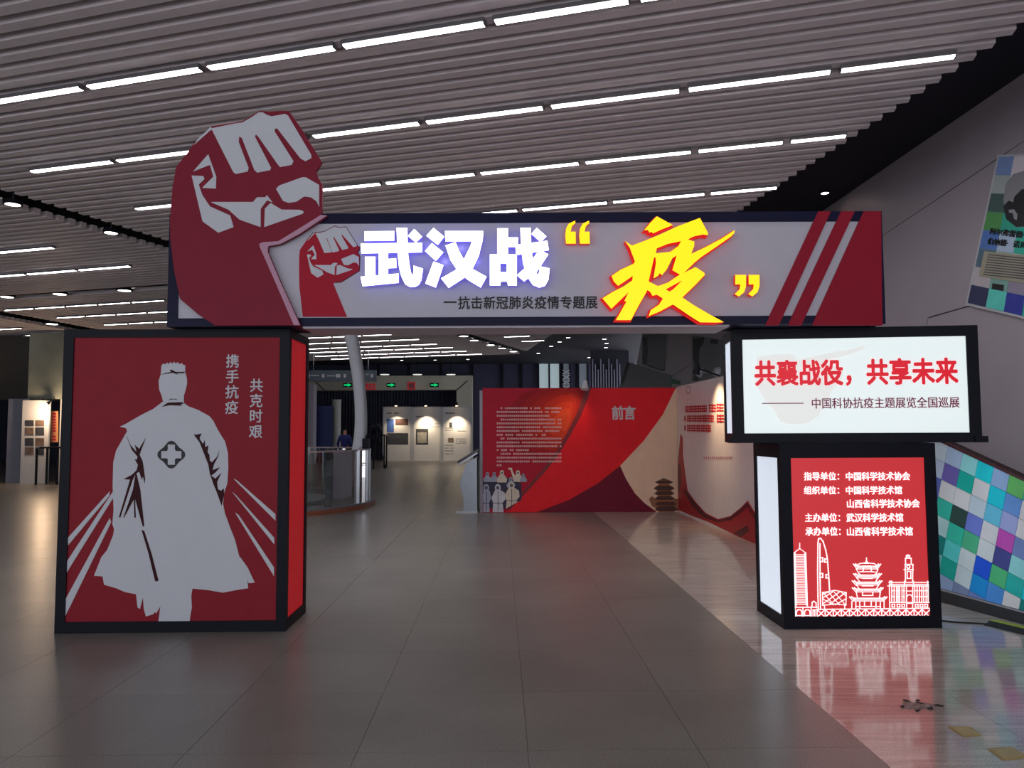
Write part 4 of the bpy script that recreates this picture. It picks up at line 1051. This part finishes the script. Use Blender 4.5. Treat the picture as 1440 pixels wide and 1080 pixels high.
chars(LP, '共克时艰', (350.5, 531), (370, 617.5), 0, .004, M_white, lbp, .014, True, em=.92)

# pedestal right
bl2 = on_z(1103, 885, 0); br2 = on_z(1325, 883, 0)
yaw2 = math.atan2(br2.y - bl2.y, br2.x - bl2.x); W2 = (br2 - bl2).length
tl3 = on_z(1028, 463.5, HL); tr3 = on_z(1374.5, 457, HL)
yaw3 = math.atan2(tr3.y - tl3.y, tr3.x - tl3.x); W3 = (tr3 - tl3).length
ymid = (tl3.y + tr3.y) / 2
ZB = on_y(1205, 622.5, ymid).z
print('pedestal', bl2, br2, math.degrees(yaw2), W2, 'top box', tl3, tr3, math.degrees(yaw3), W3, 'ZB', ZB)
FP = Frame(bl2, yaw2)
pd = thing('poster_pedestal', 'black-framed lit pedestal with organiser list and city skyline', 'sign', FP.p(W2 / 2, .3, 0))
pdp = sign_box(pd, FP, W2, .62, 0, ZB - .004, .088, .115, .095, M_frame, M_litred, M_litside, M_litside, M_back)
PP = Plane(FP.p(0, .012, 0), FP.x, (0, 0, 1))
zp = lambda x, y: (1060 + x / 3.857, 620 + y / 3.857)
for t, x0, x1, y0, y1 in [('指导单位：', 270, 492, 170, 213), ('中国科学技术协会', 495, 848, 170, 213), ('组织单位：', 270, 492, 246, 289), ('中国科学技术馆', 495, 806, 246, 289),
                          ('山西省科学技术协会', 500, 900, 318, 361), ('主办单位：', 275, 497, 393, 438), ('武汉科学技术馆', 500, 812, 393, 438), ('承办单位：', 278, 500, 468, 513), ('山西省科学技术馆', 500, 864, 468, 513)]:
    chars(PP, t, zp(x0, y0), zp(x1, y1), 0, .004, M_litwhite, pdp, .015, em=1.0)
# skyline line art (traced in two crops)
s2 = lambda x, y: (1100 + x / 6.545, 740 + y / 6.545)
s1 = lambda x, y: (1160 + x / 9.0, 780 + y / 9.0)
LWD = .0075
def art(name, lines, mp, wd=LWD):
    g = G(); strokes(g, PP, lines, wd, 0, .004, mp); g.out(name, M_litwhite, pd, kind='stuff')
tw = [[(160, 155), (160, 205)], [(120, 248), (108, 245), (160, 205), (215, 245), (208, 250)], [(108, 245), (118, 740)], [(216, 245), (232, 740)], [(118, 255), (128, 730)], [(206, 255), (220, 725)]]
for k in range(31):
    y = 262 + k * 15.2; t = k / 31; tw.append([(114 + 9 * t, y), (212 + 15 * t, y)])
art('skyline_tower', tw, s2, .005)
art('skyline_tower', [[(332, 765), (328, 640), (325, 400), (328, 150), (335, 115), (352, 110), (375, 140), (400, 220), (415, 300), (425, 430), (435, 590)], [(352, 765), (348, 500), (346, 160)], [(346, 290), (372, 290), (372, 325), (346, 325)], [(410, 300), (390, 300), (390, 330), (412, 330)], [(346, 435), (372, 435), (372, 470), (346, 470)], [(422, 445), (402, 445), (402, 475), (424, 475)]], s2)
art('skyline_stadium', [[(370, 610), (430, 600), (480, 590), (530, 598), (588, 610), (585, 725), (480, 715), (372, 728), (370, 610)]] +
    [[(372 + k * 54, 608), (372 + k * 54 + 100, 722 if k < 3 else 690)] for k in range(-0, 3)] + [[(372, 668), (470, 722)], [(540, 604), (585, 640)], [(585, 668), (490, 722)], [(580, 612), (430, 722)], [(530, 602), (372, 715)], [(470, 600), (372, 660)], [(420, 605), (372, 628)], [(388, 728), (388, 765)], [(574, 728), (574, 765)]], s2, .0052)
pg = [[(525, 40), (525, 80), (505, 108), (545, 108), (525, 80)]]
for (y, xl, xr, rise) in [(150, 360, 705, 40), (262, 360, 715, 30), (352, 345, 722, 30), (440, 345, 735, 30), (555, 310, 785, 30)]:
    pg += [[(xl, y - rise + 10), (xl + 45, y + 30), (xr - 45, y + 30), (xr, y - rise + 10), (xr - 60, y - 5), (xl + 60, y - 5), (xl, y - rise + 10)], [(xl + 30, y - rise + 5), (xl + 55, y + 15)], [(xr - 30, y - rise + 5), (xr - 55, y + 15)], [(xl + 60, y + 10), (xr - 60, y + 10)]]
pg += [[(390, 140), (440, 112), (500, 105), (550, 105), (620, 112), (670, 140)], [(480, 215), (490, 145), (575, 145), (590, 215)], [(395, 180), (430, 240), (460, 262)], [(670, 180), (650, 240), (610, 262)], [(440, 215), (480, 215), (590, 215), (640, 220)],
       [(400, 290), (440, 345)], [(670, 290), (640, 345)], [(470, 300), (600, 300)], [(400, 380), (430, 430)], [(680, 380), (650, 430)], [(470, 395), (610, 395)], [(395, 470), (410, 540)], [(700, 470), (690, 540)], [(475, 470), (475, 515), (605, 515), (605, 470)],
       [(340, 590), (340, 680)], [(390, 600), (390, 680)], [(440, 590), (440, 680)], [(500, 590), (500, 655), (585, 655), (585, 590)], [(645, 590), (645, 680)], [(700, 600), (700, 680)], [(748, 590), (748, 680)], [(390, 655), (700, 655)]]
art('skyline_pagoda', pg, s1, .006)
ct = [[(1050, 0), (1050, 30)], [(1030, 10), (1070, 10), (1072, 45), (1090, 45), (1092, 120), (1112, 125), (1108, 340)], [(1030, 10), (1028, 45), (1018, 45), (1020, 120), (1015, 125), (1018, 340)], [(1018, 45), (1090, 45)], [(1015, 122), (1112, 122)], [(1000, 188), (1118, 188)], [(1040, 210), (1085, 210), (1085, 300), (1040, 300), (1040, 210)],
      [(795, 395), (1325, 395)], [(810, 350), (1318, 350)], [(815, 375), (1318, 375)], [(820, 605), (1325, 605)], [(820, 335), (820, 395)], [(845, 335), (845, 395)], [(820, 335), (845, 335)], [(1005, 335), (1005, 395)], [(1120, 335), (1120, 395)], [(1300, 335), (1300, 395)], [(1318, 335), (1318, 395)], [(815, 395), (820, 680)], [(1320, 395), (1330, 680)],
      [(1035, 680), (1030, 540), (1050, 510), (1075, 505), (1100, 520), (1110, 550), (1108, 680)], [(1030, 460), (1110, 460)], [(1030, 395), (1030, 600)], [(1110, 395), (1110, 600)], [(1035, 615), (1110, 615)]]
for k in range(8):
    t = (1025 - 835) / 7
for x in (845, 875, 905, 925, 945, 975, 1000): ct.append([(x, 400), (x, 600)])
for x in (1135, 1165, 1195, 1225, 1250, 1280, 1305): ct.append([(x, 400), (x, 600)])
for x in (865, 930, 990, 1160, 1220, 1280):
    ct.append([(x - 17, 628), (x + 17, 628), (x + 17, 662), (x - 17, 662), (x - 17, 628)])
    for y in (455, 530): ct.append([(x - 15, y), (x + 15, y)])
ct += [[(1055 + 20 * math.cos(k * .785), 152 + 22 * math.sin(k * .785)) for k in range(9)]]
art('skyline_clock_hall', ct, s1, .006)
br = [[(118, 745), (320, 745)], [(118, 745), (120, 840)], [(316, 765), (1358, 755)], [(118, 842), (1362, 842)], [(190, 750), (190, 840)], [(265, 745), (265, 842)], [(118, 822), (265, 822)], [(272, 740), (275, 700), (290, 690), (310, 705), (312, 740)], [(283, 770), (300, 770), (300, 840), (283, 840), (283, 770)]]
for k in range(14):
    x = 320 + k * 74.4; br += [[(x, 762), (x, 840)], [(x, 765), (x + 74, 838)], [(x, 838), (x + 74, 765)]]
for x0 in (155, 230):
    br.append([(x0 - 25, 815), (x0 - 25, 785), (x0 - 12, 768), (x0 + 12, 768), (x0 + 25, 785), (x0 + 25, 815)])
art('skyline_bridge', br, s2, .0068)

# top light box
FT = Frame((tl3.x, tl3.y, 0), yaw3)
DT = .42
tb3 = thing('light_box', 'wide white lit box with red slogan, resting on the pedestal', 'sign', FT.p(W3 / 2, DT / 2, ZB))
tbp = sign_box(tb3, FT, W3, DT, ZB, HL, .088, .085, .078, M_frame, M_lit, M_litside, M_lit, M_back)
for (x, y) in ((-.035, -.02), (W3 - .06, -.02)):
    FT.box(G(), x, x + .095, y, y + .10, ZB - .0, ZB + .05).out('corner_foot', M_frame, tb3)
TP = Plane(FT.p(0, .012, 0), FT.x, (0, 0, 1))
zt_ = lambda x, y: (1010 + x / 3.692, 450 + y / 3.692)
def zt(pts): return [zt_(*p) for p in pts]
shape('faint_fist', TP, [zt([(195, 190), (300, 175), (385, 175), (410, 205), (480, 190), (620, 160), (700, 150), (755, 130), (757, 150), (690, 180), (600, 200), (560, 215), (650, 260), (640, 310), (590, 370), (560, 440), (520, 500), (470, 535), (390, 545), (320, 530), (290, 470), (230, 400), (190, 330), (200, 260)])], 0, .0015, M_wm1, tb3)
chars(TP, '共襄战役，共享未来', zt_(184, 212), zt_(1247, 330), .002, .006, M_litredtxt, tbp, .034, em=1.0)
chars(TP, '中国科协抗疫主题展览全国巡展', zt_(480, 405), zt_(1254, 455), .002, .006, M_litdark, tbp, .008, em=1.0)
g = G(); strokes(g, TP, [[(230, 433), (440, 432)]], .007, .002, .006, zt_); g.out('thin_rule', M_litdark, tb3)

# ---------------------------------------------------------------- gate beam
FB_y = 5.86
BA = on_y(238.5, 299, FB_y); BB = on_y(1240, 299, FB_y)
zB0, zB1 = HL + .003, on_y(740, 299, FB_y).z
Wb = BB.x - BA.x
FB = Frame((BA.x, FB_y, 0), 0)
beam = thing('gate_sign', 'long grey gate sign spanning both boxes, with glowing white and yellow characters', 'sign', FB.p(Wb / 2, .2, zB0))
DB = .42
f_t = zB1 - on_y(740, 313, FB_y).z; f_b = on_y(740, 445.5, FB_y).z - zB0
print('beam', BA, BB, zB0, zB1, f_t, f_b)
bmp = sign_box(beam, FB, Wb, DB, zB0, zB1, .082, f_t, f_b, M_beamf, M_beamface, M_beamf, M_red, M_back)
# pale soffit under the beam
FB.box(G(), .08, Wb - .08, .03, DB - .01, zB0 - .0, zB0 + .012)
FB.box(G(), 1.06, Wb - 1.22, .02, DB - .0, zB0 - .016, zB0 + .0).out('soffit', mat('soffit_pale', (196, 190, 200), .5), beam)
BP = Plane(FB.p(0, .012, 0), (1, 0, 0), (0, 0, 1))
BF = Plane(FB.p(0, 0, 0), (1, 0, 0), (0, 0, 1))
def z3(pts): return Z(pts, 780, 290, 3)
M_stripe = mat('stripe_red', (164, 34, 54), .5, 0, .04, spec=.15)
for q in ([(1112, 22), (1165, 22), (945, 503), (888, 503)], [(1208, 22), (1265, 22), (1040, 503), (983, 503)], [(1303, 22), (1376, 22), (1382, 503), (1085, 503)]):
    shape('red_stripe', BF, [z3(q)], -.012, .004, M_stripe, beam)
def z2(pts): return Z(pts, 490, 290, 4.5)
WU = [[[(115, 177), (300, 175), (300, 235), (115, 237)]], [[(92, 253), (475, 248), (475, 308), (95, 315)]], [[(118, 335), (183, 335), (183, 470), (118, 470)]], [[(203, 300), (262, 300), (262, 480), (203, 480)]], [[(250, 350), (312, 345), (315, 405), (250, 408)]], [[(90, 460), (328, 440), (328, 498), (103, 520)]],
      [[(315, 155), (382, 155), (384, 250), (388, 330), (398, 400), (408, 445), (415, 450), (420, 430), (420, 390), (480, 410), (470, 480), (455, 510), (430, 524), (400, 525), (370, 508), (345, 460), (330, 400), (320, 300)]], [[(385, 205), (425, 162), (475, 210), (435, 248)]]]
HAN = [[[(545, 155), (613, 210), (572, 262), (500, 205)]], [[(535, 250), (607, 308), (560, 362), (492, 300)]], [[(545, 365), (608, 388), (560, 528), (494, 502)]],
       [[(617, 175), (855, 175), (850, 238), (620, 240)]], [[(795, 200), (854, 190), (850, 240), (828, 330), (790, 410), (740, 465), (640, 530), (592, 470), (680, 420), (735, 350), (775, 270)]], [[(620, 265), (683, 243), (705, 300), (740, 360), (790, 412), (877, 460), (840, 528), (760, 480), (700, 430), (650, 355)]]]
ZHAN = [[[(943, 158), (1010, 158), (1010, 330), (943, 330)]], [[(1000, 215), (1072, 215), (1072, 275), (1000, 275)]], [[(897, 320), (1065, 320), (1065, 515), (1010, 515), (1005, 490), (965, 490), (962, 515), (897, 515)], [(962, 378), (1002, 378), (1002, 432), (962, 432)]],
        [[(1055, 262), (1255, 235), (1265, 295), (1062, 325)]], [[(1087, 155), (1152, 155), (1155, 280), (1170, 380), (1192, 445), (1202, 440), (1210, 395), (1270, 408), (1262, 480), (1240, 518), (1205, 528), (1165, 512), (1130, 460), (1105, 380), (1092, 290)]], [[(1205, 290), (1262, 320), (1190, 430), (1110, 490), (1065, 450), (1140, 385)]], [[(1190, 155), (1250, 208), (1215, 245), (1155, 192)]]]
def glyph3d(strk, tr, name, m_face, m_side, d0, d1, lift=0.0):
    root = None; g = G()
    for cs in strk: prism(g, BP, [tr(q) for q in cs], d0, d1)
    o = g.out(name, [m_face, m_side], beam)
    for p in o.data.polygons:
        p.material_index = 0 if abs(p.normal.dot(BP.n)) > .9 and p.center.y < (BP.w(0, 0, (d0 + d1) / 2) - beam.location).y else 1
    return o
for k_, st_ in enumerate((WU, HAN, ZHAN)): glyph3d(st_, z2, 'lit_character', M_neon, M_neonside, .03, .085)
QL = [(45, 168), (42, 135), (45, 105), (57, 84), (83, 72), (84, 82), (70, 95), (64, 118), (85, 118), (86, 168)]
QR = [(750, 298), (795, 298), (795, 345), (787, 370), (765, 388), (748, 378), (768, 358), (771, 338), (750, 338)]
for q in (QL, [(x + 58, y) for x, y in QL], QR, [(x + 56, y) for x, y in QR]):
    glyph3d([[q]], z3, 'quotation_mark', M_yel, M_yelside, .03, .075)
YI0 = [(460, 60), (605, 140), (515, 175), (425, 215), (412, 200), (392, 208), (380, 185), (345, 188), (395, 125)]
YI1 = [(172, 285), (235, 325), (330, 290), (500, 220), (650, 150), (850, 75), (925, 215), (915, 232), (880, 225), (800, 240), (740, 268), (800, 290), (798, 330), (770, 400), (900, 340), (1040, 265), (1150, 195), (1165, 185), (1160, 212), (1135, 240), (1000, 335), (860, 430), (800, 480), (705, 572), (810, 520), (888, 570), (895, 590), (800, 690), (690, 795), (800, 868), (940, 950), (1065, 1018), (1000, 1022), (850, 1020), (740, 950), (605, 858), (490, 920), (385, 965), (405, 910), (480, 860), (515, 805), (460, 770), (420, 780), (400, 745), (375, 728), (300, 860), (225, 1000), (90, 1000), (185, 832), (165, 828), (205, 745), (180, 770), (48, 898), (-33, 803), (60, 745), (160, 695), (238, 640), (242, 600), (110, 690), (70, 650), (50, 600), (130, 545), (250, 490), (262, 470), (215, 345)]
H1 = [(460, 350), (560, 310), (680, 285), (655, 330), (580, 383), (450, 395)]
H2 = [(435, 432), (385, 650), (470, 692), (560, 660), (668, 588), (600, 548), (640, 415), (600, 440), (550, 540), (505, 595), (485, 575), (470, 600), (430, 622), (452, 480), (448, 435)]
H3 = [(690, 640), (540, 722), (575, 742), (610, 720)]
zy = lambda pts: Z(pts, 850, 300, 6.545)
glyph3d([[YI0], [YI1, H1, H2, H3]], zy, 'brush_character', M_yel, M_yelside, .05, .10)
# red rim plate behind the brush character, slightly larger
def inflate(pts, d):
    n = len(pts); ar = sum(pts[i][0] * pts[(i + 1) % n][1] - pts[(i + 1) % n][0] * pts[i][1] for i in range(n)); sg = 1 if ar > 0 else -1
    out = []
    for i in range(n):
        p = V(pts[i - 1]); q = V(pts[i]); r = V(pts[(i + 1) % n]); a = (q - p); b = (r - q)
        if a.length < 1e-6 or b.length < 1e-6: out.append(pts[i]); continue
        a.normalize(); b.normalize(); na = V((a.y, -a.x)) * sg; nb = V((b.y, -b.x)) * sg; m_ = (na + nb)
        m_ = m_ / max(.6, m_.length_squared / 2 if m_.length_squared else 1) / 1.0
        out.append((q.x + m_.x * d / 1.0, q.y + m_.y * d / 1.0))
    return out
g = G(); prism(g, BP, [zy(inflate(YI0, 11))], .03, .049); prism(g, BP, [zy(inflate(YI1, 11)), zy(inflate(H1, -8)), zy(inflate(H2, -8))], .03, .049)
g.out('brush_character_rim', M_yelside, beam)
chars(BP, '抗击新冠肺炎疫情专题展', (643.5, 417), (841, 434), 0, .006, M_text, bmp, .016, em=.98)
g = G(); strokes(g, BP, [[(625, 425), (641, 425)]], .012, 0, .006); g.out('dash', M_text, beam)
# LED halo behind the white characters
for x in (520, 540, 560, 580, 604, 626, 648, 670, 698, 718, 738, 758):
    L = bpy.data.lights.new('halo_led', 'POINT'); L.energy = .04; L.color = (.25, .22, 1.0); L.shadow_soft_size = .02
    o = bpy.data.objects.new('halo_led', L); COL.objects.link(o); o.parent = beam
    o.location = BP.w(*BP.st(x, 368 if (x // 2) % 2 else 350), .022) - beam.location
# printed small fist on the face
zf = lambda pts: Z(pts, 420, 300, 6.75)
M_sf = mat('small_fist_red', (184, 36, 58), .5, 0, .04, spec=.15)
fl = [(140, 185), (80, 250), (12, 350), (6, 430), (5, 560), (8, 700), (25, 850), (40, 983), (460, 983), (400, 840), (330, 670), (345, 655), (405, 650), (575, 545), (580, 410), (560, 370), (578, 335), (575, 315), (560, 312), (450, 130), (385, 137), (345, 122), (265, 165), (230, 178)]
shape('small_fist_outline', BP, [zf(inflate(fl[9:] + fl[:2], 0) if False else [(134, 182), (228, 172), (262, 160), (344, 117), (386, 132), (452, 125), (566, 310), (584, 318), (584, 345), (568, 372), (586, 405), (582, 548), (405, 658), (345, 662), (330, 560), (200, 300), (76, 252)])], 0, .002, M_text, beam)
sfp = shape('small_fist', BP, [zf(fl)], 0, .004, M_sf, beam)
SW = [[(160, 190), (232, 181), (265, 168), (345, 126), (385, 141), (450, 133), (556, 305), (548, 315), (520, 322), (408, 198), (410, 215), (472, 325), (470, 335), (418, 350), (412, 345), (335, 222), (328, 228), (385, 350), (382, 360), (328, 373), (318, 368), (270, 235), (262, 232), (315, 368), (300, 375), (245, 378), (195, 260)],
      [(140, 188), (156, 190), (95, 255), (82, 262)], [(140, 305), (85, 362), (130, 348), (155, 395), (118, 435), (170, 437), (168, 380)], [(80, 392), (115, 392), (120, 405), (100, 425), (115, 470), (140, 505), (225, 545), (237, 580), (182, 612), (120, 570)],
      [(148, 492), (310, 492), (325, 475), (345, 470), (370, 475), (345, 510), (342, 587), (270, 560), (230, 535)], [(365, 495), (395, 492), (470, 525), (515, 530), (500, 540), (358, 587)], [(405, 435), (520, 388), (572, 415), (574, 500), (550, 470), (520, 468), (470, 495), (430, 490)]]
for q in SW: shape('small_fist_highlight', BP, [zf(q)], 0, .006, M_white, sfp)

# ---------------------------------------------------------------- big fist board
FY = FB_y - .05
FF = Plane((0, FY, 0), (1, 0, 0), (0, 0, 1))
def z1(pts): return Z(pts, 220, 140, 3.175)
fb = thing('fist_board', 'large maroon cut-out board of a raised fist with white highlights, left end of the gate', 'cut-out board', FF.w(FF.st(340, 460)[0], HL + .003))
outl = [(170, 190), (243, 120), (350, 102), (385, 95), (430, 68), (462, 50), (500, 54), (560, 50), (592, 52), (612, 80), (640, 120), (690, 200), (725, 255), (738, 280), (712, 320), (722, 350), (739, 378), (740, 492), (730, 520), (762, 520), (640, 600), (555, 645), (500, 655), (497, 680), (560, 830), (642, 1016), (262, 1016), (190, 962), (105, 890), (78, 760), (62, 620), (60, 540), (70, 400), (88, 300), (138, 238)]
zmin = HL + .004
def fclamp(sts): return [(s, max(t, zmin)) for s, t in sts]
fbp = shape('board', FF, [fclamp([FF.st(*p) for p in z1(outl)])], -.035, 0, M_fistred, fb, px=False)
strip = [(735, 516), (762, 518), (640, 600), (555, 645), (500, 655), (497, 680), (560, 830), (642, 1014), (614, 1014), (540, 835), (464, 662), (460, 645), (475, 638), (545, 633), (640, 575)]
shape('pink_edge', FF, [fclamp([FF.st(*p) for p in z1(strip)])], 0, .006, M_pink, fb, px=False)
BWh = [[(240, 140), (252, 128), (350, 108), (385, 103), (425, 80), (458, 58), (475, 58), (495, 70), (515, 76), (575, 65), (588, 72), (692, 248), (692, 262), (665, 276), (642, 262), (540, 130), (530, 130), (528, 142), (612, 275), (605, 292), (552, 302), (542, 290), (458, 170), (445, 156), (440, 165), (512, 305), (508, 316), (450, 327), (438, 315), (382, 172), (370, 165), (368, 190), (412, 305), (408, 322), (355, 333), (344, 325), (248, 135)],
       [(243, 123), (250, 130), (200, 175), (168, 203), (185, 178)], [(232, 245), (165, 322), (240, 292), (255, 345), (205, 395), (266, 398), (268, 345)], [(158, 340), (210, 342), (215, 355), (190, 380), (205, 425), (240, 478), (330, 518), (345, 570), (277, 595), (207, 545)],
       [(243, 458), (432, 458), (450, 437), (487, 437), (493, 427), (520, 460), (495, 450), (466, 488), (466, 570), (372, 537), (322, 492)], [(510, 462), (560, 492), (640, 493), (658, 500), (655, 510), (482, 570), (485, 488)],
       [(535, 400), (548, 385), (650, 348), (668, 348), (727, 382), (727, 480), (715, 455), (690, 437), (660, 433), (625, 457), (590, 462), (565, 452)]]
for q in BWh: shape('fist_highlight', FF, [z1(q)], 0, .005, M_white, fbp)

# ---------------------------------------------------------------- small things on the floor
M_brass = mat('brass_plate', (190, 170, 110), .35, .3, .12, 20)
for (pts, t) in (([(1333, 1023), (1366, 1023.5), (1380, 1034.5), (1355, 1036.5)], 'farther one, nearer the poster pedestal'), ([(1389, 1054), (1424, 1052), (1446, 1066), (1410, 1069)], 'nearer one, in the bottom right corner')):
    ws = [on_z(x, y, 0) for x, y in pts]; cen = sum(ws, V()) / 4
    GP = Plane(cen, (1, 0, 0), (0, 1, 0))
    r = thing('floor_plate', f'small square brass plate on the polished floor, {t}', 'plate', cen)
    prism(G(), GP, [[((q - cen).x, (q - cen).y) for q in ws]], 0.0005, .006, px=False).out('plate', M_brass, r)
    prism(G(), GP, [[((q - cen).x * .82, (q - cen).y * .82) for q in ws]], .006, .0075, px=False).out('plate_face', mat('brass_face', (200, 188, 130), .4, .2, .12, 20), r)
p = on_z(1292, 993, 0)
r = thing('debris_patch', 'crumpled dark scrap lying on the polished floor before the pedestal', 'scrap', p)
rr_ = random.Random(5)
me_g = G()
n = 40
pts = []
for k in range(14):
    a = 2 * math.pi * k / 14; ra = .085 * (1 + .35 * rr_.random()); pts.append(((ra * math.cos(a)), ra * .55 * math.sin(a)))
vs = [p + V((x, y, .0008)) for x, y in pts] + [p + V((x * .6, y * .6, .004 + .012 * rr_.random())) for x, y in pts] + [p + V((0, 0, .006))]
fs = [(i, (i + 1) % 14, 14 + (i + 1) % 14, 14 + i) for i in range(14)] + [(14 + i, 14 + (i + 1) % 14, 28) for i in range(14)] + [tuple(range(14))[::-1]]
mesh_obj('scrap', vs, fs, mat('scrap_brown', (165, 135, 130), .6, 0, .6, 70), r)
for k in range(14):
    a = rr_.random() * 6.28; ra_ = .4 + .8 * rr_.random(); q = p + V((.11 * ra_ * math.cos(a), .07 * ra_ * math.sin(a), .006)); G().obox(q - V((0, 0, .001)), V((math.cos(a * 3), math.sin(a * 3), .08)), V((-math.sin(a * 3), math.cos(a * 3), 0)), V((0, 0, 1)), .013, .006, .003).out('fragment', mat('scrap_dark', (48, 36, 40), .6), r)
# cable cover ramp and cable
cA, cB = on_z(1392, 878, 0), on_z(1475, 898, 0); d_ = (cB - cA).normalized(); nrm = V((-d_.y, d_.x, 0))
r = thing('cable_ramp', 'black and yellow rubber cable cover on the floor below the mosaic screen', 'cable cover', (cA + cB) / 2)
def ramp(g, o0, o1, h0, h1):
    a = [cA + nrm * o0, cA + nrm * o1, cB + nrm * o1, cB + nrm * o0]
    g.add([a[0] + V((0, 0, .0)), a[1], a[2], a[3], a[0] + V((0, 0, h0)), a[1] + V((0, 0, h1)), a[2] + V((0, 0, h1)), a[3] + V((0, 0, h0))], [(0, 1, 2, 3), (4, 7, 6, 5), (0, 4, 5, 1), (1, 5, 6, 2), (2, 6, 7, 3), (3, 7, 4, 0)])
g = G(); ramp(g, -.07, .0, .002, .03); g.out('ramp_front', mat('rubber_black', (28, 30, 32), .6), r)
g = G(); ramp(g, .0, .07, .032, .032); g.out('yellow_lid', mat('lid_yellow', (176, 196, 44), .5), r)
g = G(); ramp(g, .07, .14, .03, .002); g.out('ramp_back', mat('rubber_black', (28, 30, 32), .6), r)
k1 = [on_z(1320, 872, .006), on_z(1345, 875, .006), on_z(1375, 876.5, .006), on_z(1393, 878, .006)]
G().tube([k1[0] + V((0, .12, 0))] + k1, .006, 8).out('power_cable', mat('cable_black', (14, 14, 16), .5), label='thin black cable running from the pedestal to the cable cover', cat='cable')
